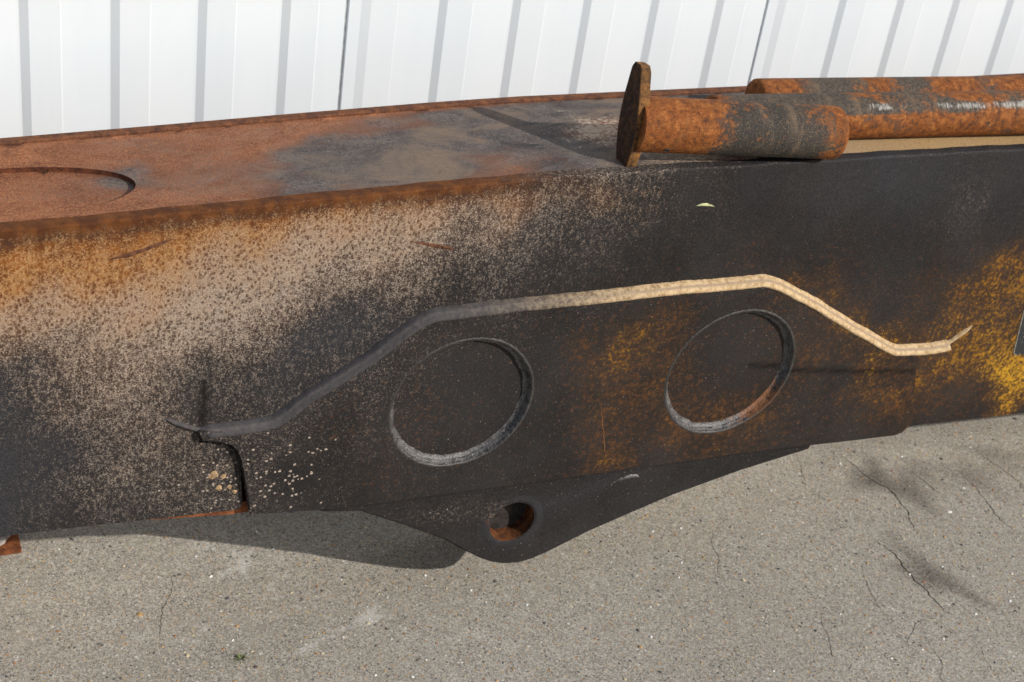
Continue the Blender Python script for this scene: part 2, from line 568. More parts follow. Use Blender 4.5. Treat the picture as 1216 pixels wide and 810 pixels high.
WELD = [(0.4607, 0.477), (0.4856, 0.4621), (0.5128, 0.4474), (0.5413, 0.4443), (0.57, 0.444), (0.6281, 0.4452), (0.655, 0.4649), (0.6838, 0.4876), (0.7363, 0.5193), (0.7778, 0.5449), (0.816, 0.5772), (0.843, 0.5976), (0.8694, 0.6107), (0.999, 0.6126), (1.1502, 0.6107), (1.3151, 0.6106), (1.3957, 0.6074), (1.4797, 0.6064), (1.5118, 0.5944), (1.6027, 0.5434), (1.7069, 0.4791), (1.8083, 0.4198), (1.8769, 0.4115), (1.9358, 0.4121), (1.9627, 0.4313), (1.9883, 0.4489)]
LUG = [(0.7294, 0.2401), (0.7959, 0.2288), (0.8753, 0.1837), (0.9586, 0.1328), (0.9939, 0.1043), (1.0298, 0.0771), (1.0566, 0.0605), (1.0827, 0.0508), (1.1117, 0.0464), (1.1363, 0.05), (1.1651, 0.0598), (1.2448, 0.0929), (1.3432, 0.1248), (1.4098, 0.1456), (1.5478, 0.1776), (1.6919, 0.2021)]
CRACKS = [[(1.8647, 1.8232), (1.877, 1.7682), (1.8737, 1.6935), (1.8742, 1.6397), (1.8718, 1.6046)], [(1.9565, 2.0819), (1.9691, 2.0049), (1.9814, 1.9303), (1.9799, 1.8805), (1.9644, 1.8326)], [(2.071, 1.9952), (2.0813, 1.9489), (2.0969, 1.9021)], [(2.1846, 1.9682), (2.1749, 1.883), (2.1656, 1.815), (2.1747, 1.7716)], [(2.2723, 2.0079), (2.2902, 1.943), (2.2905, 1.8838)], [(1.9106, 1.9815), (1.8963, 1.9232), (1.8628, 1.8501)], [(1.7889, 1.7655), (1.7767, 1.7189), (1.7558, 1.6522), (1.7605, 1.6042)], [(1.789, 1.5507), (1.7719, 1.4888), (1.753, 1.451)], [(1.8863, 1.5128), (1.8743, 1.4603), (1.8619, 1.4204)], [(1.7496, 2.0718), (1.7576, 2.0412), (1.7076, 1.9696), (1.677, 1.91)], [(1.547, 1.9296), (1.5172, 1.8606), (1.4773, 1.7974)], [(1.3587, 1.8048), (1.3191, 1.7235)], [(1.6428, 1.6824), (1.6077, 1.6003), (1.582, 1.5202)], [(0.4772, 1.8891), (0.4487, 1.8372), (0.4406, 1.8199)], [(0.5308, 2.0681), (0.4934, 1.9894), (0.4685, 1.9119)], [(0.4248, 2.2167), (0.4316, 2.1396), (0.4253, 2.0732)], [(1.8542, 2.1059), (1.8173, 1.9984), (1.8394, 1.9372)], [(1.3263, 2.0634), (1.3633, 1.9887), (1.4619, 1.964)], [(1.7377, 1.5989), (1.7572, 1.5594), (1.8009, 1.5933), (1.8652, 1.6063)], [(1.144, 1.8615), (1.1206, 1.7552), (1.0704, 1.6633)]]
SCAB1 = [(0.3749, 0.7582), (0.4035, 0.766), (0.4265, 0.7717), (0.4496, 0.7802), (0.4694, 0.7836), (0.4497, 0.7734), (0.4266, 0.7663), (0.4058, 0.7591)]
SCAB2 = [(0.8186, 0.7455), (0.8475, 0.7398), (0.8898, 0.7284), (0.8975, 0.7217), (0.8622, 0.7296)]
# surface wear: (x, z, ash, warm, paint, bright, grey) on the side, (x, y, soot, ash, warm) on top
SIDE_MASK = [
(0.238,0.803,0.45,1,0,0,0), (0.347,0.793,0.45,1,0,0,0), (0.461,0.804,0.45,1,0,0,0), (0.579,0.807,0.5,0.85,0,0,0), (0.703,0.814,0.5,0.75,0,0,0), (0.832,0.817,0.45,0.7,0,0,0), (0.967,0.818,0.4,0.7,0,0,0), (1.110,0.816,0.35,0.7,0,0,0), (1.228,0.817,0.25,0.6,0.05,0.2,0), (1.335,0.820,0.12,0.4,0,0,0.1), (0.237,0.771,0.58,1,0,0,0), (0.347,0.766,0.58,1,0,0,0), (0.462,0.761,0.6,0.9,0,0,0), (0.581,0.770,0.66,0.7,0,0,0), (0.706,0.779,0.66,0.6,0,0,0), (0.836,0.784,0.6,0.5,0,0,0), (0.971,0.791,0.5,0.5,0,0,0), (1.115,0.790,0.36,0.5,0.03,0.2,0), (1.204,0.790,0.25,0.5,0.1,0.2,0), (1.296,0.789,0.05,0.1,0,0,0.2), (1.420,0.799,0.03,0,0,0,0.4), (1.590,0.785,0.02,0,0,0,0.5), (1.675,0.787,0.03,0,0,0,0.8), (1.769,0.771,0.03,0,0,0,0.6), (1.985,0.771,0.03,0,0,0,0.5), (1.886,0.704,0.17,0,0,0,0.4), (2.012,0.675,0.1,0,0,0,0.4), (1.719,0.651,0.03,0.3,0,0,0.2), (1.533,0.686,0.02,0.1,0,0,0.2), (1.367,0.686,0.04,0.1,0,0,0.1), (1.254,0.697,0.08,0.1,0,0,0.1), (1.125,0.732,0.22,0.15,0,0,0.2), (1.035,0.748,0.3,0.2,0,0,0.3), (0.948,0.756,0.42,0.3,0,0,0.3), (0.841,0.738,0.52,0.3,0,0,0.1), (0.762,0.731,0.58,0.35,0,0,0), (0.658,0.727,0.68,0.4,0,0,0), (0.559,0.710,0.72,0.5,0,0,0), (0.462,0.720,0.7,0.7,0,0,0), (0.346,0.720,0.64,0.85,0,0,0), (0.235,0.732,0.64,0.85,0,0,0), (0.234,0.685,0.62,0.5,0,0,0), (0.323,0.674,0.6,0.55,0,0,0), (0.416,0.670,0.68,0.5,0,0,0), (0.512,0.665,0.72,0.35,0,0,0), (0.586,0.671,0.6,0.25,0,0,0), (0.649,0.685,0.5,0.2,0,0,0), (0.740,0.682,0.42,0.2,0,0,0.1), (0.848,0.678,0.38,0.15,0,0,0.1), (0.928,0.699,0.36,0.1,0,0,0.2), (1.015,0.690,0.25,0.1,0,0,0.2), (1.104,0.681,0.14,0.1,0,0,0.1), (0.935,0.645,0.2,0.2,0,0,0.1), (1.051,0.648,0.14,0.2,0,0,0), (1.170,0.650,0.08,0.4,0,0,0), (1.295,0.653,0.04,0.4,0,0,0), (1.444,0.642,0.04,0.6,0.12,0.1,0), (1.548,0.601,0.04,0.8,0.4,0.3,0), (1.634,0.548,0.04,0.8,0.42,0.4,0), (1.714,0.494,0.04,0.8,0.4,0.4,0), (1.774,0.450,0.04,0.8,0.42,0.5,0), (1.565,0.633,0.04,0.5,0.1,0.1,0), (1.672,0.570,0.03,0.4,0.08,0.1,0.1), (1.779,0.522,0.03,0.3,0.08,0.1,0.2), (0.771,0.627,0.18,0.1,0,0,0.7), (0.721,0.588,0.14,0.1,0,0,0.9), (0.668,0.579,0.16,0.1,0,0,0.9), (0.645,0.536,0.16,0.1,0,0,0.6), (0.589,0.605,0.35,0.15,0,0,0.2), (0.526,0.613,0.52,0.2,0,0,0), (0.465,0.614,0.56,0.3,0,0,0), (0.392,0.616,0.5,0.3,0,0,0), (0.311,0.627,0.46,0.35,0,0,0), (0.232,0.637,0.42,0.4,0,0,0.2), (0.230,0.596,0.2,0.2,0,0,0.7), (0.264,0.591,0.34,0.3,0,0,0.3), (0.321,0.568,0.44,0.3,0,0,0), (0.405,0.556,0.44,0.2,0,0,0), (0.472,0.539,0.4,0.2,0,0,0), (0.516,0.540,0.22,0.1,0,0,0.1), (0.517,0.494,0.12,0.1,0,0,0.1), (0.518,0.467,0.1,0.1,0,0,0.1), (0.555,0.519,0.28,0.25,0,0,0.2), (0.546,0.473,0.25,0.2,0,0,0.2), (0.486,0.491,0.38,0.3,0,0,0.1), (0.621,0.493,0.16,0.1,0,0,0.4), (0.228,0.538,0.05,0,0,0,1), (0.274,0.517,0.18,0.3,0,0,0.6), (0.321,0.509,0.36,0.35,0,0,0.1), (0.393,0.498,0.4,0.2,0,0,0), (0.455,0.441,0.4,0.25,0,0,0), (0.225,0.450,0.02,0,0,0,0.9), (0.295,0.438,0.08,0,0,0,0.8), (0.344,0.429,0.32,0.1,0,0,0.2), (0.405,0.403,0.36,0.1,0,0,0), (0.495,0.387,0.34,0.2,0,0,0), (0.554,0.368,0.38,0.3,0,0,0.1), (0.546,0.410,0.16,0.1,0,0,0.2), (0.222,0.357,0.03,0,0,0,0.9), (0.293,0.343,0.16,0,0,0,0.6), (0.368,0.337,0.3,0.1,0,0,0.1), (0.470,0.326,0.33,0.1,0,0,0), (0.550,0.310,0.28,0.1,0,0,0.2), (0.431,0.300,0.12,0.1,0,0,0.1), (0.318,0.303,0.12,0.1,0,0,0.2), (0.612,0.415,0.18,0.2,0,0,0), (0.628,0.363,0.36,0.15,0,0,0), (0.624,0.313,0.3,0.15,0,0,0.1), (0.671,0.330,0.32,0.15,0,0,0), (0.674,0.286,0.16,0.1,0,0,0.1), (0.715,0.304,0.1,0.1,0,0,0), (0.695,0.384,0.12,0.4,0,0,0), (0.647,0.274,0.05,0,0,0,0.2), (0.734,0.427,0.08,0.6,0,0,0), (0.815,0.312,0.05,0.6,0,0,0), (0.775,0.267,0.03,0,0,0,0.1), (0.860,0.569,0.1,0.3,0,0,0), (0.942,0.428,0.05,0.4,0,0,0.2), (0.956,0.492,0.04,0.2,0,0,0.3), (0.878,0.404,0.07,0.7,0,0,0.1), (1.026,0.415,0.04,0.1,0,0,0.2), (1.073,0.509,0.05,0.2,0,0,0.2), (0.944,0.582,0.06,0.3,0,0,0.1), (1.062,0.575,0.06,0.5,0.05,0,0), (1.104,0.314,0.03,0.2,0,0,0.1), (0.973,0.247,0.03,0.1,0,0,0.1), (1.162,0.530,0.04,0.8,0.25,0.1,0), (1.204,0.474,0.03,0.9,0.4,0.3,0), (1.253,0.510,0.03,0.9,0.42,0.4,0), (1.244,0.390,0.03,0.9,0.3,0.2,0), (1.164,0.428,0.04,0.8,0.22,0.1,0), (1.223,0.330,0.03,0.9,0.22,0.2,0), (1.237,0.262,0.03,0.9,0.34,0.3,0), (1.314,0.250,0.02,0.3,0.1,0.1,0.1), (1.125,0.382,0.03,0.4,0.1,0.1,0.1), (1.317,0.552,0.03,0.9,0.3,0.3,0), (1.308,0.442,0.03,0.9,0.26,0.2,0), (1.358,0.327,0.03,1,0.36,0.1,0), (1.314,0.334,0.02,0.6,0.2,0.1,0.1), (1.347,0.489,0.03,0.8,0.26,0.3,0), (1.400,0.550,0.03,0.3,0.1,0.1,0.1), (1.421,0.461,0.02,0.2,0.1,0.2,0.3), (1.470,0.401,0.02,0.2,0.12,0.1,0.3), (1.385,0.395,0.03,0.9,0.24,0.1,0), (1.455,0.320,0.03,0.9,0.34,0.2,0), (1.524,0.328,0.03,0.9,0.3,0.2,0), (1.529,0.410,0.02,0.4,0.16,0.1,0.1), (1.450,0.264,0.02,0.8,0.24,0.2,0), (1.560,0.255,0.02,0.7,0.2,0.1,0), (1.603,0.436,0.02,0.9,0.3,0.2,0), (1.610,0.507,0.03,0.6,0.2,0.2,0), (1.541,0.533,0.03,0.5,0.14,0.1,0.1), (1.692,0.443,0.03,0.7,0.26,0.2,0), (1.759,0.407,0.02,0.9,0.38,0.7,0), (1.690,0.387,0.02,0.3,0.1,0.1,0.1), (1.649,0.337,0.02,0.5,0.18,0.1,0.1), (1.754,0.302,0.02,0.6,0.2,0.1,0.1), (1.819,0.311,0.02,1,0.46,0.15,0), (1.839,0.279,0.02,1,0.4,0.1,0), (1.860,0.363,0.02,0.6,0.2,0.2,0), (1.831,0.240,0.02,0.4,0.14,0.1,0.1), (1.715,0.239,0.02,0.4,0.14,0.1,0.1), (1.574,0.204,0.02,0.2,0.08,0.1,0.1), (1.762,0.211,0.01,0.1,0.03,0.1,0.2), (1.905,0.376,0.02,1,0.4,0.35,0), (1.958,0.339,0.02,1,0.44,0.3,0), (1.854,0.440,0.03,0.9,0.32,0.4,0), (1.940,0.447,0.03,0.9,0.42,0.45,0), (1.865,0.494,0.03,0.5,0.15,0.2,0.1), (2.014,0.409,0.02,0.9,0.42,0.4,0), (2.076,0.352,0.02,0.9,0.5,0.6,0), (2.128,0.325,0.02,1,0.62,0.9,0), (2.173,0.298,0.02,1,0.64,1,0), (2.096,0.299,0.02,1,0.48,0.7,0), (2.015,0.351,0.02,1,0.42,0.35,0), (1.958,0.280,0.02,1,0.36,0.1,0), (1.994,0.294,0.02,0.6,0.26,0.1,0), (2.050,0.256,0.02,0.8,0.28,0.2,0), (2.135,0.253,0.02,1,0.44,0.6,0), (2.195,0.243,0.02,1,0.44,0.7,0), (2.081,0.226,0.02,0.3,0.1,0.1,0.1), (1.953,0.236,0.02,0.3,0.14,0.1,0.1), (2.208,0.210,0.02,0.1,0.02,0,0.1), (1.842,0.560,0.04,0.6,0.26,0.1,0), (1.953,0.520,0.03,0.7,0.36,0.15,0), (2.000,0.551,0.03,0.8,0.44,0.25,0), (2.080,0.449,0.03,0.7,0.36,0.2,0), (2.068,0.562,0.03,0.8,0.48,0.3,0), (2.046,0.619,0.04,0.5,0.24,0.1,0.1), (1.879,0.618,0.06,0.3,0.1,0.1,0.2), (1.782,0.628,0.04,0.3,0.06,0.1,0.2), 
]
TOP_MASK = [
(0.260,2.028,0.1,0,0.6), (0.320,1.982,0.2,0,0.6), (0.369,2.000,0.35,0.05,0.3), (0.246,1.933,0.05,0.05,0.8), (0.308,1.911,0.05,0.1,0.9), (0.375,1.912,0.1,0,0.6), (0.446,2.002,0.6,0,0.2), (0.439,2.055,0.2,0,0.5), (0.495,2.034,0.2,0,0.6), (0.335,2.070,0.15,0.05,0.8), (0.270,2.092,0.05,0.1,0.9), (0.460,2.094,0.35,0,0.3), (0.411,2.092,0.2,0,0.5), (0.559,2.095,0.2,0,0.5), (0.630,2.071,0.15,0,0.7), (0.545,1.987,0.35,0,0.5), (0.648,2.000,0.35,0,0.5), (0.718,2.017,0.75,0,0.2), (0.645,1.947,0.55,0,0.4), (0.722,1.948,0.8,0,0.2), (0.580,1.893,0.2,0,0.6), (0.461,1.887,0.12,0,0.6), (0.792,2.079,0.4,0.05,0.5), (0.706,2.105,0.15,0,0.7), (0.780,2.125,0.1,0,0.7), (0.882,2.098,0.35,0.2,0.5), (0.817,2.032,0.85,0,0.1), (0.882,2.023,0.85,0.03,0.1), (0.972,2.071,0.8,0.05,0.1), (1.054,2.092,0.6,0.12,0.2), (0.940,1.958,0.35,0.05,0.7), (0.982,1.924,0.3,0.1,0.7), (1.026,1.961,0.4,0.1,0.5), (0.873,1.927,0.7,0,0.2), (0.783,1.900,0.5,0,0.4), (0.728,1.887,0.3,0,0.6), (0.914,1.893,0.3,0.1,0.5), (1.092,2.010,0.8,0.1,0.1), (1.023,2.019,0.85,0.05,0.1), (1.111,2.085,0.7,0.2,0.1), (1.172,2.052,0.3,0.65,0.1), (1.213,2.041,0.25,0.7,0.1), (1.141,2.050,0.5,0.4,0.1), (1.185,1.983,0.4,0.5,0.1), (1.213,2.104,0.75,0.15,0.1), (1.143,1.959,0.7,0.2,0.1), (1.281,2.113,0.7,0.1,0.1), (1.068,1.926,0.55,0.2,0.2), (1.185,1.924,0.6,0.3,0.1), (1.241,1.916,0.5,0.45,0.1), (1.342,1.902,0.4,0.4,0.2), (1.116,1.905,0.4,0.3,0.4), (1.432,1.919,0.3,0.5,0.2), (1.594,1.913,0.08,0.9,0.5), (1.679,1.911,0.08,0.9,0.6), (1.763,1.906,0.05,0.9,0.7), (1.964,1.889,0.05,0.9,0.7), (1.750,2.147,0.4,0.3,0.4), (2.155,2.123,0.2,0.8,0.5), (1.469,2.125,0.6,0.1,0.3), 
]


# ------------------------------------------------------------------ ground
def axis(lo, hi, step, far):
    fine = np.arange(lo, hi + 1e-6, step)
    g = np.geomspace(.05, far, 14)
    return np.concatenate([lo - g[::-1], fine, hi + g])


gx = axis(-.3, 3.3, .0125, 80)
gy = axis(.7, 2.5, .0125, 80)
GX, GY = np.meshgrid(gx, gy)
P2 = np.stack([GX.ravel(), GY.ravel()], -1)
gz = np.zeros(len(P2))
for k in range(14):
    a = rng.uniform(0, 6.28)
    fr = rng.uniform(2, 16)
    gz += (.0022 / fr ** .7) * np.sin(fr * (P2[:, 0] * math.cos(a) + P2[:, 1] * math.sin(a)) + rng.uniform(0, 6.28))
near = (np.abs(P2[:, 0] - 1.5) < 4) & (np.abs(P2[:, 1] - 1.6) < 3)
gz = np.where(near, gz, 0)
GK = 1.0237


def blobs(lst, P, wob=.25):
    o = np.zeros(len(P))
    P = P / GK
    for (x, y, rx, ry, ang, s) in lst:
        c, sn = math.cos(ang), math.sin(ang)
        dx, dy = P[:, 0] - x, P[:, 1] - y
        u, v = (dx * c + dy * sn) / rx, (-dx * sn + dy * c) / ry
        th = np.arctan2(v, u)
        r = np.hypot(u, v) * (1 + wob * np.sin(3 * th + x * 9) + wob * .6 * np.sin(5 * th + y * 7))
        o = np.maximum(o, s * np.clip(1.35 - r, 0, 1) ** .8)
    return o


stain = blobs([(1.985, 1.985, .062, .042, -.9, .95), (2.03, 1.945, .06, .04, -1.2, .8), (2.09, 1.985, .045, .035, -.6, .55), (2.2, 1.95, .06, .045, -.7, .5), (2.30, 2.0, .06, .03, -.7, .5),
               (1.915, 1.70, .075, .036, -1.0, .85), (1.90, 1.79, .05, .018, -1.3, .45), (2.02, 2.12, .14, .05, 0, .28), (2.3, 2.13, .2, .06, 0, .35),
               (.70, 1.93, .3, .16, .2, .10), (1.45, 1.6, .3, .12, .4, .12), (1.05, 1.55, .2, .1, -.4, .1)], P2)
pale = blobs([(.808, 1.866, .045, .014, .25, .55), (.655, 2.06, .05, .012, 1.1, .5), (.688, 1.975, .05, .02, .3, .3), (.524, 1.907, .04, .012, .5, .4), (.62, 2.09, .06, .02, .1, .3),
              (.95, 1.7, .07, .04, .4, .22), (1.30, 1.52, .08, .05, 0, .25), (.45, 1.95, .1, .05, .3, .2), (1.6, 1.9, .12, .05, .3, .14)], P2, .5)
moss = blobs([(.585, 1.835, .03, .02, 0, .5), (1.40, 1.99, .07, .012, .3, .3), (.45, 2.2, .05, .02, 0, .3), (1.86, 2.08, .05, .02, 0, .3), (.32, 2.16, .05, .015, 0, .35)], P2)
nx, ny = len(gx), len(gy)
faces = []
for j in range(ny - 1):
    r = j * nx
    faces += [(r + i, r + i + 1, r + nx + i + 1, r + nx + i) for i in range(nx - 1)]
ground = mesh_obj('ground', np.c_[P2, gz], faces, M_GROUND, attrs=dict(stain=stain, pale=pale, moss=moss), smooth=True)
ground['kind'] = 'structure'
ground['label'] = 'weathered grey concrete slab with stones showing and dark oil stains'


def ground_z(x, y):
    i = int(np.clip(np.searchsorted(gx, x), 1, nx - 1))
    j = int(np.clip(np.searchsorted(gy, y), 1, ny - 1))
    fx = (x - gx[i - 1]) / (gx[i] - gx[i - 1])
    fy = (y - gy[j - 1]) / (gy[j] - gy[j - 1])
    Zg = gz.reshape(ny, nx)
    return (Zg[j - 1, i - 1] * (1 - fx) + Zg[j - 1, i] * fx) * (1 - fy) + (Zg[j, i - 1] * (1 - fx) + Zg[j, i] * fx) * fy


# cracks: thin wandering ribbons of dirt-filled joint in the slab
M_CRACK = flat('crack_dirt', (.055, .047, .038), .95, .1)
CR = [c for i, c in enumerate(CRACKS) if i not in (5, 9, 11, 13, 15, 17, 19)]
for li, line in enumerate(CR):
    p = np.array(resample(line, .006, False)) * GK
    k = len(p)
    wob = np.cumsum(rng.normal(0, .0019, (k, 2)), 0)
    wob -= np.linspace(0, 1, k)[:, None] * wob[-1]
    p = p + wob
    d = np.gradient(p, axis=0)
    d /= np.hypot(*d.T)[:, None]
    nrm = np.stack([-d[:, 1], d[:, 0]], -1)
    wid = (.0012 if li < 2 else .0007 if li < 5 else .00042) * np.sin(np.linspace(.1, 3.05, k)) ** .5 * rng.uniform(.35, 1.3, k)
    vs = []
    for i in range(k):
        for s in (-1, 1):
            q = p[i] + nrm[i] * s * wid[i]
            vs.append((q[0], q[1], ground_z(*q) + .0006))
    fs = [(2 * i, 2 * i + 2, 2 * i + 3, 2 * i + 1) for i in range(k - 1)]
    mesh_obj('crack', vs, [f[::-1] for f in fs], M_CRACK, ground)

# loose grit and proud stones
t = (1 + 5 ** .5) / 2
ICO_V = np.array([(-1, t, 0), (1, t, 0), (-1, -t, 0), (1, -t, 0), (0, -1, t), (0, 1, t), (0, -1, -t), (0, 1, -t), (t, 0, -1), (t, 0, 1), (-t, 0, -1), (-t, 0, 1)]) / math.hypot(1, t)
ICO_F = [(0, 11, 5), (0, 5, 1), (0, 1, 7), (0, 7, 10), (0, 10, 11), (1, 5, 9), (5, 11, 4), (11, 10, 2), (10, 7, 6), (7, 1, 8), (3, 9, 4), (3, 4, 2), (3, 2, 6), (3, 6, 8), (3, 8, 9), (4, 9, 5), (2, 4, 11), (6, 2, 10), (8, 6, 7), (9, 8, 1)]


def grit_mat():
    N = NT('grit_stones')
    s = N.attr('shade')
    ramp = N.n('ValToRGB')
    el = ramp.color_ramp
    el.interpolation = 'CONSTANT'
    stops = [(0, (.20, .17, .14)), (.25, (.30, .26, .21)), (.5, (.40, .26, .12)), (.62, (.33, .15, .06)), (.7, (.09, .085, .085)), (.84, (.5, .42, .28)), (.93, (.72, .70, .66))]
    while len(el.elements) < len(stops):
        el.elements.new(.5)
    for e, (p, q) in zip(el.elements, stops):
        e.position = p
        e.color = q + (1,)
    N.put(ramp.inputs[0], s)
    return N.out(ramp.outputs[0], .85, .25)


vs, fs, sh = [], [], []
for k in range(6000):
    x, y = rng.uniform(.0, 2.9), rng.uniform(1.2, 2.35)
    r = .0011 + .0019 * rng.random() ** 2.2 + (.0022 if k % 90 == 0 else 0)
    s = rng.random()
    v = ICO_V * np.array([r * rng.uniform(.7, 1.5), r * rng.uniform(.7, 1.4), r * .55])
    a = rng.uniform(0, 6.28)
    v = np.c_[v[:, 0] * math.cos(a) - v[:, 1] * math.sin(a), v[:, 0] * math.sin(a) + v[:, 1] * math.cos(a), v[:, 2]] * rng.uniform(.8, 1.2, (12, 1))
    b = len(vs)
    vs += [tuple(q) for q in v + np.array([x, y, ground_z(x, y) + .0002])]
    fs += [(f[0] + b, f[1] + b, f[2] + b) for f in ICO_F]
    sh += [s] * 12
gr = mesh_obj('gravel', vs, fs, grit_mat(), attrs=dict(shade=sh))
gr['kind'] = 'stuff'
gr['label'] = 'small grit and pale stone chips strewn over the concrete'

# ------------------------------------------------------------------ wall
WY = 2.4985
PITCH = .14672
wall = thing('sheet_metal_wall', 'white ribbed sheet metal wall of wide panels behind the burnt boom', 'wall', (.92, WY, 0))
prof = []
for i in range(6):
    cx = .034 + PITCH * i
    dep = .0030 if i == 0 else .0052
    w = .0085 if i == 0 else .0072
    cr = .050
    prof += [(cx - w, 0), (cx + w, -dep), (cx + w + cr, -dep), (cx + w + cr + .002, -dep * .9), (cx + w + cr + .078, 0)]
PW = PITCH * 6
prof[-1] = (PW - .0046, -.0052 * .3)        # the last rib's slope is cut by the joint
prof = [(.0013, .035), (.0013, .003), (.003, 0)] + prof + [(PW - .0042, 0), (PW - .0027, .003), (PW - .0027, .035)]
HW = 3.2
zs = [.02, HW]
vs = [(x, y, z) for z in zs for x, y in prof]
k = len(prof)
fs = [(i, i + 1, k + i + 1, k + i) for i in range(k - 1)] + [(k - 1, 0, k, 2 * k - 1)]
me = None
for j in range(-4, 7):
    if me is None:
        o = mesh_obj('wall_panel', vs, fs, M_WALL, wall)
        me = o.data
    else:
        o = bpy.data.objects.new('wall_panel', me)
        COL.objects.link(o)
        o.parent = wall
    o.location = (j * PW, 0, 0)


def box(x0, x1, y0, y1, z0, z1):
    v = [(x, y, z) for z in (z0, z1) for y in (y0, y1) for x in (x0, x1)]
    f = [(0, 2, 3, 1), (4, 5, 7, 6), (0, 1, 5, 4), (2, 6, 7, 3), (0, 4, 6, 2), (1, 3, 7, 5)]
    return v, f


v, f = box(-4 * PW, 7 * PW, .037, .12, 0, HW)
mesh_obj('wall_backing', v, f, flat('grey_backing', (.25, .26, .27), .8), wall)

me = None
for j in range(-3, 8):
    if me is None:
        v, f = box(-.0026, .0012, .0035, .03, .02, HW)
        o = mesh_obj('joint_seal', v, f, flat('grey_joint_seal', (.27, .28, .29), .8), wall)
        me = o.data
    else:
        o = bpy.data.objects.new('joint_seal', me)
        COL.objects.link(o)
        o.parent = wall
    o.location = (j * PW, 0, 0)

# ------------------------------------------------------------------ boom
B0 = (1.1, 2.0, 0)
YD, YS, YL = 1.872, 1.8848, 1.8920
LIFT = .045                      # everything on the supports stands this far above its drawn height
boom = thing('excavator_boom', 'long burnt excavator boom with scorched black and rust brown steel sides', 'boom', B0)
XL, XR = -1.3, 3.6
top_line = [(XL, .806)] + TOP + [(XR, .806)]
TX, TZ = np.array(top_line).T


def top_z(x):
    return np.interp(x, TX, TZ)


def rear_y(x):
    return 2.130 + (x - .27) * .018


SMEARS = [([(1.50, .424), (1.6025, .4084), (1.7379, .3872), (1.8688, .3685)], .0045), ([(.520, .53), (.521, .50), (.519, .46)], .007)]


def side_attrs(verts):
    P = np.array([(v[0], v[2]) for v in verts])
    W = P + np.stack([.012 * np.sin(P[:, 1] * 37 + 1.3) + .007 * np.sin(P[:, 0] * 61 + P[:, 1] * 53), .012 * np.sin(P[:, 0] * 33 + .4) + .007 * np.sin(P[:, 1] * 71 - P[:, 0] * 47)], -1)
    m = idw(SIDE_MASK, W, 5, .028, 3.0)
    far = np.clip((P[:, 0] - 2.25) / .3, 0, 1)
    m[:, 2] *= (1 - .6 * far) * np.where(P[:, 0] < 1.9, .88, .94)
    m[:, 2] *= 1 - .3 * np.clip((P[:, 0] - 1.9) / .03, 0, 1) * np.clip((2.13 - P[:, 0]) / .06, 0, 1) * np.clip((.36 - P[:, 1]) / .06, 0, 1)
    # scorched dark run beneath the top edge on the left, pale worn edge on the right
    e = top_z(P[:, 0]) - P[:, 1]
    edge = np.exp(-(np.maximum(e, 0) / .019) ** 1.4)
    left = np.clip((1.15 - P[:, 0]) / .25, 0, 1)
    m[:, 0] = m[:, 0] * (1 - edge * .75 * left) + np.exp(-(np.maximum(e, 0) / .006) ** 2) * .07 * (1 - left)
    m[:, 1] = m[:, 1] * (1 - edge) + edge * (.9 * left + .1)
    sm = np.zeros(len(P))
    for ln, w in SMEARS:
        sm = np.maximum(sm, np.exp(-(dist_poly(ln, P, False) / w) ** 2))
    m[:, 0] -= np.clip((m[:, 1] - .6) / .4, 0, 1) * .07
    chp = .55 * np.exp(-(((P[:, 0] - .655) / .055) ** 2 + ((P[:, 1] - .335) / .055) ** 2)) + .42 * np.exp(-(((P[:, 0] - .545) / .045) ** 2 + ((P[:, 1] - .34) / .05) ** 2))
    gone = np.clip(1 - 1.1 * np.exp(-(((P[:, 0] - .66) / .07) ** 2 + ((P[:, 1] - .335) / .06) ** 2)), 0, 1)
    m[:, 0] *= .35 + .65 * gone
    return dict(chip=chp, smear_shade=sm, edge=edge * left, ash=m[:, 0], warm=m[:, 1], paint=m[:, 2], bright=m[:, 3], grey=m[:, 4])


R = .0045
# side plate, left and right of the doubler, notched where the doubler starts
notch = NOTCH
low = [(XL, .33)] + BOTL
outline = [(x, z) for x, z in low] + notch[::-1] + [(.535, .431), (.60, .428), (.645, .36), (.66, .325), (1.70, .315), (1.84, .30), (1.862, .2285), (1.9269, .2241), (2.2155, .2085), (XR, .13)]
outline += [(x, z - R) for x, z in top_line[::-1]]


def split_slab(poly, xa, xb, y0, y1, cell):
    return slab(poly, [], y0, y1, cell)


C1, C2 = (.9408, .4374, .1229), (1.4523, .4244, .1265)
t2 = np.linspace(0, 2 * math.pi, 97)[:-1]
h1 = [(C1[0] + C1[2] * math.cos(a), C1[1] + C1[2] * math.sin(a)) for a in t2]
h2 = [(C2[0] + C2[2] * math.cos(a), C2[1] + C2[2] * math.sin(a)) for a in t2]
v, f = slab(outline, [h1, h2], YS, YS + .02, .0075, hole_walls=False)
# rounded upper edge
xs = np.concatenate([np.arange(XL, 0, .05), np.arange(0, 2.4, .01), np.arange(2.4, XR + .01, .05)])
xs[-1] = XR
s0 = len(v)
prof = [(0, -R)] + [(R - R * math.cos(a), -R + R * math.sin(a)) for a in np.linspace(.25, math.pi / 2, 5)] + [(.020, 0), (.020, -.03)]
kp = len(prof)
wob = .0006 * np.sin(xs * 31) + .0004 * np.sin(xs * 83 + 1)
for i, x in enumerate(xs):
    for (dy, dz) in prof:
        v.append((x, YS + dy, top_z(x) + dz + (wob[i] if dz > -R else 0)))
for i in range(len(xs) - 1):
    for j in range(kp - 1):
        a = s0 + i * kp + j
        f.append((a, a + kp, a + kp + 1, a + 1))
sp = part('side_plate', v, f, M_SIDE, boom, boom, attrs=side_attrs(v))
sp['label'] = 'front side plate, rusty tan on the left and sooty black on the right'

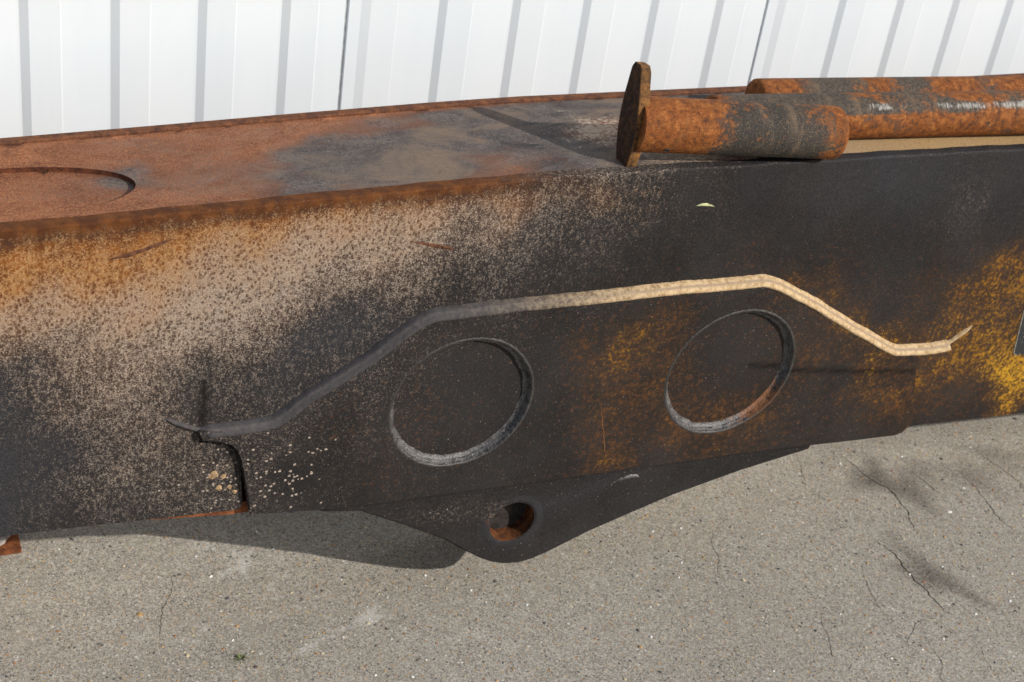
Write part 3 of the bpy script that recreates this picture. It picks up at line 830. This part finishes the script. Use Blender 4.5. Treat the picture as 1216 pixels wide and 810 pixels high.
# rear side plate with a lip above the top plate
xs2 = np.linspace(XL, XR, 60)
v, f = [], []
for x in xs2:
    y = rear_y(x)
    z1 = top_z(x) + .0035
    for (yy, zz) in ((y, .25), (y, z1 - .002), (y + .002, z1), (y + .014, z1), (y + .016, z1 - .002), (y + .016, .25)):
        v.append((x, yy, zz))
for i in range(len(xs2) - 1):
    for j in range(5):
        a = i * 6 + j
        f.append((a, a + 1, a + 7, a + 6))
part('rear_side_plate', v, [q[::-1] for q in f], M_LIP, boom, boom)

# top plate with the long oval recess at the left
EC, EA, EB = (.250, 1.985), .187, .075
th = np.linspace(0, 2 * math.pi, 73)[:-1]
oval = [(EC[0] + EA * math.cos(a), EC[1] + EB * math.sin(a)) for a in th]
xa = np.linspace(XL, XR, 50)
tp_out = [(x, YS + .020) for x in xa] + [(x, rear_y(x) - .0005) for x in xa[::-1]]
V, T, loops = fill(tp_out, [oval], .012)


def top_surface(x):
    return top_z(x) - .0012


v = [(x, y, top_surface(x) + .0006 * math.sin(x * 17 + y * 9) * math.sin(y * 41)) for x, y in V]
f = [tuple(t) for t in T]


def top_attrs(verts):
    P = np.array([(q[0], q[1]) for q in verts])
    W = P + np.stack([.020 * np.sin(P[:, 1] * 47 + 1.3) + .012 * np.sin(P[:, 0] * 41 + P[:, 1] * 83), .008 * np.sin(P[:, 0] * 23 + .4) + .005 * np.sin(P[:, 1] * 91 - P[:, 0] * 37)], -1)
    m = idw(TOP_MASK, W, 3, .03, 3.0)
    m[:, 0] += .22 * np.clip((m[:, 0] - .3) / .2, 0, 1)
    d = (rear_y(P[:, 0]) - P[:, 1])
    e = np.exp(-(d / .012) ** 2) * np.clip((1.2 - P[:, 0]) / .2, 0, 1)
    m[:, 0] *= 1 - .8 * e
    return dict(soot=m[:, 0], ash=m[:, 1], warm=m[:, 2])


part('top_plate', v, f, M_TOP, boom, boom, attrs=top_attrs(v), smooth=True)
# recess: wall and floor
dep = .0085
v, f = [], []
n = len(oval)
for x, y in oval:
    z = top_surface(x)
    v += [(x, y, z), (x, y, z - dep)]
for i in range(n):
    j = (i + 1) % n
    f.append((2 * i, 2 * i + 1, 2 * j + 1, 2 * j))
part('recess_wall', v, f, M_RECESS, boom, boom)
V, T, _ = fill(oval, [], .010)
v = [(x, y, top_surface(x) - dep + .0006) for x, y in V]
part('recess_floor', v, [tuple(t) for t in T], M_TOP, boom, boom, attrs=top_attrs(v), smooth=True)

# bottom plate: rust edge showing below the side plate
bx = np.array([XL, .10, .28, .345, .47, .57, .62, .75, 1.2, 1.862, 1.93, 2.2155, XR])
bz = np.array([.332, .300, .289, .286, .277, .2715, .272, .285, .31, .235, .2265, .211, .132])
v, f = [], []
for x, z in zip(bx, bz):
    dz = float(np.interp(x, [.40, .46, .52, .60], [-.003, .0025, .0065, .0105])) if x < .7 else .002
    for (yy, zz) in ((YS + .010, z + .012), (YS + .010, z - dz), (rear_y(x), z - dz), (rear_y(x), z + .012)):
        v.append((x, yy, zz))
for i in range(len(bx) - 1):
    for j in range(4):
        a, b = i * 4 + j, i * 4 + (j + 1) % 4
        f.append((a, a + 4, b + 4, b))
part('bottom_plate', v, [q[::-1] for q in f], M_ORANGE, boom, boom)
# inner web seen through the notch
v, f = box(.50, .70, YS + .032, YS + .04, .286, .46)
part('inner_web', v, f, M_DARK, boom, boom)

# doubler plate with two round plug holes
v, f = slab(PLATE, [h1, h2], YD, YS - .0005, .0075, hole_walls=False)
at = side_attrs(v)
dp = part('doubler_plate', v, f, M_SIDE, boom, boom, attrs=at)
dp['label'] = 'raised black doubler plate with two round holes'
for C in (C1, C2):
    V, T, _ = fill([(C[0] + (C[2] - .003) * math.cos(a), C[1] + (C[2] - .003) * math.sin(a)) for a in t2], [], .0075)
    yf = YS + .0012
    v = [(x, yf, z) for x, z in V]
    fl = part('hole_floor', v, [tuple(q) for q in T], M_SIDE, boom, boom, attrs=side_attrs(v))
    # fillet weld round the hole, irregular
    v, f = [], []
    na = 160
    lump = [rng.normal(0, 1) for _ in range(na)]
    lump = np.convolve(np.r_[lump[-4:], lump, lump[:4]], np.ones(5) / 5, 'same')[4:-4] * .0016
    pr = [(.0050, .0002), (.0030, -.0007), (.0008, -.0009), (-.0006, .0008), (-.0010, .0060), (-.0022, .0068), (-.0030, .0090), (-.0040, .0108), (-.0075, .0130), (-.0110, .0142)]
    for i in range(na):
        a = 2 * math.pi * i / na
        for j, (dr, dy) in enumerate(pr):
            r = C[2] + dr + (lump[i] if 5 < j else lump[(i * 3) % na] * .5)
            v.append((C[0] + r * math.cos(a), YD + dy + (lump[(i * 3) % na] * .5 if 3 < j < 8 else 0), C[1] + r * math.sin(a)))
    kq = len(pr)
    for i in range(na):
        for j in range(kq - 1):
            a, b = i * kq + j, ((i + 1) % na) * kq + j
            f.append((a, b, b + 1, a + 1))
    A = np.array(v)
    ang0 = np.arctan2(A[:, 2] - C[1], A[:, 0] - C[0])
    jj = np.tile(np.arange(kq), na)
    dirt = np.clip(np.where(jj < 3, .9, 0) + .85 * np.exp(-((np.abs(ang0 - 2.35)) / .85) ** 4) + .25 * np.sin(ang0 * 7) * np.sin(ang0 * 3 + 1), 0, 1)
    rustiness = np.full(len(v), .05)
    if C is C2:
        ang = np.arctan2(A[:, 2] - C[1], A[:, 0] - C[0])
        rustiness = np.clip(.15 + .75 * np.exp(-((ang + .75) / .45) ** 2) - .1, 0, 1)
    part('hole_weld', v, f, M_RING, fl, boom, attrs=dict(paint=rustiness, dirt=dirt), smooth=True)

# weld bead along the top edge of the doubler
path = np.array(resample(WELD, .004, False))
for _ in range(6):
    path[1:-1] = (path[:-2] + 2 * path[1:-1] + path[2:]) / 4
k = len(path)
d = np.gradient(path, axis=0)
d /= np.hypot(*d.T)[:, None]
nr = np.stack([-d[:, 1], d[:, 0]], -1)
sl = np.r_[0, np.cumsum(np.hypot(*np.diff(path, axis=0).T))]
Lw = sl[-1]
v, f, tn, gy_ = [], [], [], []
sec = [(.0100, YS + .0002), (.0092, YS - .0028), (.0070, YS - .0072), (.0048, YS - .0098), (.0036, YS - .0100), (.0008, YS - .0132), (-.0030, YS - .0150), (-.0062, YS - .0153), (-.0086, YS - .0122)]
nz = np.convolve(rng.normal(0, 1, k + 8), np.ones(5) / 5, 'same')[4:-4]
nq = rng.normal(0, 1, (k, 9)) * .0002
for i in range(k):
    x, z = path[i]
    endl = min(1, max(.32, (sl[i] - .055) / .02)) if sl[i] < .08 else 1
    endr = .34 if Lw - sl[i] < .06 else 1
    s = min(endl, endr)
    tip = min(1, sl[i] / .02 + .15, (Lw - sl[i]) / .02 + .15)
    rip = .00045 * nz[i] + .0004 * math.sin(sl[i] * 23 + 2 * math.sin(sl[i] * 61))
    for j, (u, y) in enumerate(sec):
        uu = u * s * tip + (rip if j in (0, 1, 8) else rip * .5) + nq[i, j]
        yy = YS + (y - YS) * (s if s < .99 else 1) * tip - (abs(rip) * .6 + nq[i, j] if 0 < j < 8 else 0)
        v.append((x + nr[i, 0] * uu, yy, z + nr[i, 1] * uu))
        tn.append(float(np.interp(x, [.5, .75, .9, 1.0, 1.1, 1.2, 1.32, 1.9], [.10, .06, .10, .26, .46, .68, .95, 1])))
        gy_.append((.9 if j in (3, 4) else .45 if j in (7, 8) else .1) * float(np.interp(x, [1.0, 1.3], [.2, 1])))
ks = len(sec)
for i in range(k - 1):
    for j in range(ks - 1):
        a = i * ks + j
        f.append((a, a + 1, a + ks + 1, a + ks))
wb = part('weld_bead', v, [q[::-1] for q in f], M_WELD, boom, boom, attrs=dict(tan=tn, grey=gy_), smooth=True)
wb['label'] = 'ridged weld bead, grey at left and tan at right'

# lug below the boom with its pin hole
HC, HR = (1.0825, .1455), .0431
lug_out = [(.70, .30), (.70, .262)] + LUG + [(1.72, .30)]
hole = [(HC[0] + HR * math.cos(a), HC[1] + HR * math.sin(a)) for a in t2]


M_PLUG = flat('dusty_steel', (.028, .023, .020), .85, .2, .4, 60)
M_BORE = mat_rust('bore_rust', (.05, .02, .01), (.17, .062, .02), 60)


def build_lug(y0, y1, front):
    v, f = slab(lug_out, [hole], y0, y1, .0075 if front else .03, hole_walls=False, bev=.004)
    # closing back face
    V, T, _ = fill(lug_out, [hole], .04)
    b = len(v)
    v += [(x, y1, z) for x, z in V]
    f += [tuple(q + b for q in t[::-1]) for t in T]
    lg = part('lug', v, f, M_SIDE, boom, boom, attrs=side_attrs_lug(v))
    # raised boss ring and bore
    v, f = [], []
    pr = [(.060, y0 + .0003), (.057, y0 - .0003), (.053, y0 - .0009), (.048, y0 - .0010), (.0445, y0 - .0006), (HR, y0 + .001)]
    na = 80
    for i in range(na):
        a = 2 * math.pi * i / na
        for r, y in pr:
            v.append((HC[0] + r * math.cos(a), y, HC[1] + r * math.sin(a)))
    for i in range(na):
        for j in range(len(pr) - 1):
            a, b = i * len(pr) + j, ((i + 1) % na) * len(pr) + j
            f.append((a, b, b + 1, a + 1))
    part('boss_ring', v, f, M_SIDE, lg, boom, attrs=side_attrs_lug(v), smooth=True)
    v, f = [], []
    for i in range(na):
        a = 2 * math.pi * i / na
        for y in (y0 + .001, y1):
            v.append((HC[0] + HR * math.cos(a), y, HC[1] + HR * math.sin(a)))
    for i in range(na):
        a, b = 2 * i, 2 * ((i + 1) % na)
        f.append((a, b, b + 1, a + 1))
    part('pin_bore', v, f, M_BORE, lg, boom, smooth=True)
    v = [(HC[0] + HR * math.cos(a), y0 + .036, HC[1] + HR * math.sin(a)) for a in t2]
    part('bore_plug', v, [tuple(range(len(v)))], M_PLUG, lg, boom)
    return lg


def side_attrs_lug(verts):
    P = np.array([(q[0], q[2]) for q in verts])
    n = len(P)
    sp = np.exp(-(((P[:, 0] - .96) / .09) ** 2 + ((P[:, 1] - .19) / .025) ** 2)) * .20
    ring = np.exp(-((np.hypot(P[:, 0] - HC[0], P[:, 1] - HC[1]) - .05) / .012) ** 2)
    lft = np.clip((HC[0] - P[:, 0]) / .05, 0, 1) * np.clip((P[:, 1] - .13) / .03, 0, 1)
    gr_ = .15 + .35 * ring + .35 * np.exp(-(((P[:, 0] - 1.22) / .16) ** 2 + ((P[:, 1] - .19 - (P[:, 0] - 1.22) * .25) / .02) ** 2))
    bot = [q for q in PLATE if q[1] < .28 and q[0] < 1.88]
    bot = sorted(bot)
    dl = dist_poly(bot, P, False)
    return dict(chip=.3 * sp, smear_shade=np.exp(-((dl - .013) / .0045) ** 2) * (P[:, 1] < np.interp(P[:, 0], *np.array(bot).T)), edge=np.zeros(n), ash=.03 + sp + .12 * ring * lft, warm=.1 + .5 * ring * lft + .3 * sp, paint=.1 * ring * lft, bright=np.zeros(n), grey=gr_)  # dark band paints the crevice shadow below the doubler's lower edge


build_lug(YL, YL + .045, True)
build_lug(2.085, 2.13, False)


# small marks that stand proud of or are stuck to the side
def chip(name, poly, y, t, mat, label=None, dx=.004):
    V, T, loops = fill(poly, [], dx)
    bd = dist_poly(poly, V)
    mx = max(bd.max(), 1e-6)
    v = [(x, y - t * math.sqrt(min(1, q / mx)), z) for (x, z), q in zip(V, bd)]
    o = part(name, v, [tuple(q) for q in T], mat, boom, boom, smooth=True)
    if label:
        o['label'] = label
    return o


M_SCAB = mat_rust('rust_scab', (.07, .03, .018), (.15, .062, .03), 150)
chip('rust_scab', SCAB1, YS - .0003, .0022, M_SCAB, 'long thin dark rust scab on the tan area')
chip('rust_scab', SCAB2, YS - .0003, .0018, M_SCAB, 'faint brown rust scab above the weld bead')
chip('paint_flake', [(1.3125, .7622), (1.320, .7655), (1.331, .7658), (1.343, .7612), (1.349, .7575), (1.336, .7600), (1.324, .7612)], YS - .0003, .0012, flat('pale_yellow_flake', (.42, .42, .22), .6), 'small pale yellow flake on black steel')
for (cx, cz, r) in ((.5395, .3555, .0075), (.5555, .350, .0045), (.5490, .3285, .0052), (.566, .327, .004), (.574, .316, .004)):
    poly = [(cx + r * (1 + .2 * math.sin(3 * a + cx * 99)) * math.cos(a), cz + r * (1 + .2 * math.sin(2 * a + cz * 70)) * math.sin(a)) for a in np.linspace(0, 6.28, 15)[:-1]]
    chip('rust_blister', poly, YS - .0003, .0016, flat('tan_blister', (.30, .20, .11), .8, .3, .4, 200), dx=.003)
# heavy weld spatter ridge on the lug
ridge = [(1.268, .196), (1.285, .2065), (1.306, .2110), (1.322, .2085), (1.327, .2000), (1.318, .2025), (1.302, .2035), (1.283, .2000)]
o = chip('weld_scar', ridge, YL - .0002, .004, M_RING, None)
o.data.attributes.new('paint', 'FLOAT', 'POINT')
# orange scratch down the doubler
scr = np.array(resample([(1.1984, .4003), (1.2143, .3499), (1.2347, .2681)], .006, False))
scr[:, 0] += rng.normal(0, .0006, len(scr))
v = [(x + s * .0007 * math.sin(.2 + 2.7 * i / len(scr)), YD - .0004, z) for i, (x, z) in enumerate(scr) for s in (-1, 1)]
part('scratch', v, [(2 * i, 2 * i + 2, 2 * i + 3, 2 * i + 1) for i in range(len(scr) - 1)], flat('scratch_rust', (.17, .07, .02), .8), boom, boom)
# black sticker at the right
st = [(2.1185, .3745), (2.1215, .3665), (2.1290, .3625), (2.33, .350), (2.33, .50), (2.1002, .512)]
v, f = slab(st, [], YS - .0016, YS - .0002, .02, bev=.0004)


def sticker_mat():
    N = NT('black_sticker')
    c = N.coord()
    a = N.noise(c, 190, 4, .7)
    col = N.mix(N.step(a, .60, .68), (.022, .023, .026), (.20, .20, .20))
    N.bump(a, .3, .001)
    return N.out(col, .45, .4)


o = part('sticker', v, f, sticker_mat(), boom, boom)
o['label'] = 'black sticker with a pale worn edge'
eg = [(2.0985, .513), (2.1170, .3745), (2.1200, .3655), (2.1285, .3612), (2.1290, .3625), (2.1215, .3665), (2.1185, .3745), (2.1002, .512)]
v, f = slab(eg, [], YS - .0014, YS - .0002, .02, bev=.0003)
part('sticker_edge', v, f, flat('worn_sticker_edge', (.30, .27, .22), .7), o, boom)

# ------------------------------------------------------------------ pins on the boom
PN = 'loose steel pins lying on the boom'


def lathe_pin(A, B, rings, root, seg=72, cap=True):
    """rings: (distance along the axis, radius)"""
    A, B = Vector(A), Vector(B)
    ax = (B - A).normalized()
    e1 = ax.cross(Vector((0, 0, 1))).normalized()     # towards the camera side (-y)
    e2 = e1.cross(ax).normalized()
    v, f, S, PH = [], [], [], []
    for (s, r) in rings:
        for i in range(seg):
            a = 2 * math.pi * i / seg
            v.append(tuple(A + ax * s + e1 * (r * math.cos(a)) + e2 * (r * math.sin(a))))
            S.append(s)
            PH.append(a)
    for k in range(len(rings) - 1):
        for i in range(seg):
            j = (i + 1) % seg
            f.append((k * seg + i, (k + 1) * seg + i, (k + 1) * seg + j, k * seg + j))
    if cap:
        f.append(tuple(range(seg)))
        f.append(tuple(range(len(rings) * seg - 1, (len(rings) - 1) * seg - 1, -1)))
    return v, [q[::-1] for q in f], np.array(S), np.array(PH), ax, e1, e2


def rings_for(L, r, ch, step=.012):
    out = [(0, r - ch)] + [(ch * (1 - math.cos(a)), r - ch + ch * math.sin(a)) for a in (.4, .8, 1.2, 1.57)]
    s = np.arange(ch + step, L - ch, step)
    out += [(float(q), r) for q in s]
    out += [(L - ch * (1 - math.cos(a)), r - ch + ch * math.sin(a)) for a in (1.57, 1.2, .8, .4)] + [(L, r - ch)]
    return out


def smoothed(me_obj, ang=40):
    me_ = me_obj.data
    me_.polygons.foreach_set('use_smooth', [True] * len(me_.polygons))
    me_.set_sharp_from_angle(angle=math.radians(ang))


def top_c(x):
    return float(top_z(x)) - .0012


# front pin with its flag plate
rF = .0435
A = (1.191, 1.922, top_c(1.2) + rF + .022)
Bq = (1.556, 1.889, top_c(1.55) + rF + .005)
fp = thing('flanged_pin', 'short rusty steel pin with an upright flag plate on its left end', 'steel pin', (A[0], A[1], top_c(A[0])), PN)
L = (Vector(Bq) - Vector(A)).length
rg = [(0, rF)] + [(float(s), rF) for s in np.arange(.01, L - .014, .01)] + [(L - .010 + .010 * math.sin(a), rF - .010 + .010 * math.cos(a)) for a in (0, .3, .6)] + [(L - .002, rF - .0062), (L, rF - .0085)]
v, f, S, PH, ax, e1, e2 = lathe_pin(A, Bq, rg, fp)
phs = np.sin(PH)          # +1 top, -1 bottom
cs_ = np.cos(PH)          # +1 facing the camera side
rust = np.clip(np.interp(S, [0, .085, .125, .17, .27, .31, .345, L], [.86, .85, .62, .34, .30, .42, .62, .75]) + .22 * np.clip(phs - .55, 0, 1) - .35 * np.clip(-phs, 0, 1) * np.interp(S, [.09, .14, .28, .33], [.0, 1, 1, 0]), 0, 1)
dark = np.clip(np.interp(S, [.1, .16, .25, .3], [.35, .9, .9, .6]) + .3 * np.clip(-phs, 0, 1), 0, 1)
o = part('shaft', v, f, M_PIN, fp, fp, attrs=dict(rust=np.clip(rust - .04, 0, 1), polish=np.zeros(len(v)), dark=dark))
smoothed(o)
# flag plate: stretched lozenge, across the axis
half = [(-.008, .097), (.008, .097), (.013, .090), (.021, .045), (.0245, .015), (.0245, -.015), (.021, -.044), (.013, -.076), (.007, -.084), (-.007, -.084), (-.013, -.076), (-.021, -.044), (-.0245, -.015), (-.0245, .015), (-.021, .045), (-.013, .090)]
FT = .0175
Cc = Vector(A) - ax * (FT - .006)
up = Vector((0, 0, 1)) - ax * ax.z
up.normalize()
sd_ = ax.cross(up).normalized()
tw = math.radians(4)
v, f = [], []
bt = [( -0.0, .97), (.0012, 1.0), (FT - .0012, 1.0), (FT, .97)]
for (s, q) in bt:
    for (a, b) in half:
        a2, b2 = a * math.cos(tw) - b * math.sin(tw), a * math.sin(tw) + b * math.cos(tw)
        v.append(tuple(Cc + ax * (s + a2 * .16 + b2 * -.04) + sd_ * a2 * q + up * b2 * q))
nh = len(half)
for r_ in range(3):
    for i in range(nh):
        j = (i + 1) % nh
        f.append((r_ * nh + i, r_ * nh + j, (r_ + 1) * nh + j, (r_ + 1) * nh + i))
f.append(tuple(range(nh))[::-1])
f.append(tuple(range(3 * nh, 4 * nh)))
bm = bmesh.new()
me_ = bpy.data.meshes.new('tmp')
me_.from_pydata(v, [], f)
bm.from_mesh(me_)
bmesh.ops.recalc_face_normals(bm, faces=bm.faces)
bm.to_mesh(me_)
bm.free()
fo = part('flag_plate', [q.co.copy() for q in me_.vertices], [tuple(p.vertices) for p in me_.polygons], None, fp, fp, mats=[M_FLANGE, M_FACE], mat_idx=[1 if p.normal.dot(ax) < -.8 else 0 for p in me_.polygons])
# bolt hole near the top of the flag plate
hc = Cc + up * .074
v, f = [], []
for (s, r) in ((-.0015, .0072), (-.0020, .0058), (-.0006, .0050)):
    for i in range(20):
        a = 2 * math.pi * i / 20
        v.append(tuple(hc + ax * s + sd_ * (r * math.cos(a)) + up * (r * math.sin(a))))
for k in range(2):
    for i in range(20):
        j = (i + 1) % 20
        f.append((k * 20 + i, k * 20 + j, k * 20 + 20 + j, k * 20 + 20 + i))
f.append(tuple(range(40, 60)))
part('bolt_hole', v, f, M_DARK, fo, fp)
# grease hole in the shaft
gh = Vector(A) + ax * .048 + (e1 * .80 - e2 * .60) * (rF + .0002)
nv = (e1 * .80 - e2 * .60)
tv = ax
bv = nv.cross(tv)
v = [tuple(gh + nv * .0002 + tv * (.0028 * math.cos(a)) + bv * (.0028 * math.sin(a))) for a in np.linspace(0, 6.28, 13)[:-1]]
v += [tuple(gh + nv * .0012 + tv * (.0042 * math.cos(a)) + bv * (.0042 * math.sin(a))) for a in np.linspace(0, 6.28, 13)[:-1]]
v += [tuple(gh - nv * .001 + tv * (.0055 * math.cos(a)) + bv * (.0055 * math.sin(a))) for a in np.linspace(0, 6.28, 13)[:-1]]
f = [tuple(range(12))] + [(r_ * 12 + i, r_ * 12 + (i + 1) % 12, r_ * 12 + 12 + (i + 1) % 12, r_ * 12 + 12 + i) for r_ in range(2) for i in range(12)]
part('grease_fitting', v, f, M_DARK, fp, fp)

# long pin behind
rL = .0388
A = (1.366, 1.980, top_c(1.38) + rL)
Bq = (2.62, 1.912, top_c(2.6) + rL)
lp = thing('long_pin', 'longest rusty steel pin, orange with a bright worn band along it', 'steel pin', (A[0], A[1], top_c(A[0])), PN)
L = (Vector(Bq) - Vector(A)).length
v, f, S, PH, *_ = lathe_pin(A, Bq, rings_for(L, rL, .006), lp)
phs, cs_ = np.sin(PH), np.cos(PH)
deg = np.degrees(np.arctan2(phs, cs_))       # 0 faces the camera side, 90 is up
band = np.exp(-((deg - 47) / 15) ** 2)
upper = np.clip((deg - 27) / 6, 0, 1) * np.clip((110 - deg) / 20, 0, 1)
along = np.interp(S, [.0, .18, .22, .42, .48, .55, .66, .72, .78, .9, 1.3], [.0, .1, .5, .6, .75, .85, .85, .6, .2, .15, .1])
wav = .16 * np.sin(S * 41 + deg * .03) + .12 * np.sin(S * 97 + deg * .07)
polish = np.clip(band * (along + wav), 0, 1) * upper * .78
rust = np.interp(S, [0, .02, .06, .2, .24, .36, .42, .6, .75, 1.3], [.95, .6, .15, .25, .5, .45, .62, .62, .85, .85]) + .12 * np.sin(S * 33 + deg * .05)
rust = np.where(deg < 27, rust * .55 + .36, rust - .06) - .35 * polish
dark = np.interp(S, [0, .2, .3, .6, .8], [.25, .3, .3, .1, .1])
o = part('shaft', v, f, M_PIN, lp, lp, attrs=dict(rust=np.clip(rust, 0, 1), polish=polish, dark=dark))
smoothed(o)

# thinner pin at the rear
rR = .0362
A = (1.492, 2.046, top_c(1.49) + rR)
Bq = (2.075, 2.020, top_c(2.07) + rR)
rp = thing('rear_pin', 'thinner brown steel pin hard against the rear edge of the boom top', 'steel pin', (A[0], A[1], top_c(A[0])), PN)
L = (Vector(Bq) - Vector(A)).length
v, f, S, PH, *_ = lathe_pin(A, Bq, rings_for(L, rR, .007), rp)
rust = np.interp(S, [0, .03, .08, .2, .24, .32, .4, L], [.8, .5, .55, .25, .6, .45, .7, .75]) + .2 * np.sin(S * 37)
o = part('shaft', v, f, M_PIN, rp, rp, attrs=dict(rust=np.clip(rust, 0, 1), polish=np.zeros(len(v)), dark=np.full(len(v), .2)))
smoothed(o)

for o in (boom, fp, lp, rp):
    o.location.z += LIFT

# ------------------------------------------------------------------ support under the left end
sup = thing('support_block', 'rusty brown steel block on the concrete under the left end of the boom', 'support', (.06, 2.2, 0))
v, f = box(-.16, .296, 2.236, 2.38, .0, .011)
bp = part('base_plate', v, f, M_ORANGE, sup, sup)
v, f = box(-.16, .10, 2.26, 2.35, .011, .06)
part('foot_bar', v, f, M_RUST, sup, sup)
v, f = box(-.12, .04, 1.95, 2.35, .06, float(np.interp(-.04, bx, bz)) - .012 + LIFT)
part('post', v, f, M_RUST, sup, sup)
v = [(.252 + .030 * math.cos(a) * (1 + .2 * math.sin(3 * a)), 2.273 + .024 * math.sin(a), .0112 + h) for h in (0, .006) for a in np.linspace(0, 6.28, 15)[:-1]]
f = [(i, (i + 1) % 14, 14 + (i + 1) % 14, 14 + i) for i in range(14)] + [tuple(range(14, 28))]
part('scale_flake', v, f, flat('grey_scale', (.30, .27, .24), .9), sup, sup)

# ------------------------------------------------------------------ weed in the slab
wd = thing('weed', 'tiny green weed sprouting from the concrete in front of the boom', 'weed', (.599, 1.878, ground_z(.599, 1.878)))
M_LEAF = flat('weed_leaf', (.11, .14, .05), .7, .3, .3, 200)
for k in range(9):
    a = k * 2.4
    l = .006 + .004 * rng.random()
    dx, dy = math.cos(a), math.sin(a)
    p0 = np.array([.599 + dx * .001, 1.878 + dy * .001, ground_z(.599, 1.878)])
    w = .0018
    mid = p0 + np.array([dx * l * .5, dy * l * .5, .004])
    tip = p0 + np.array([dx * l, dy * l, .0045 + .002 * rng.random()])
    sdv = np.array([-dy, dx, 0]) * w
    v = [tuple(p0), tuple(mid + sdv), tuple(tip), tuple(mid - sdv), tuple(mid + np.array([0, 0, -.0006]))]
    part('leaf', v, [(0, 4, 1), (1, 4, 2), (2, 4, 3), (3, 4, 0)], M_LEAF, wd, wd)
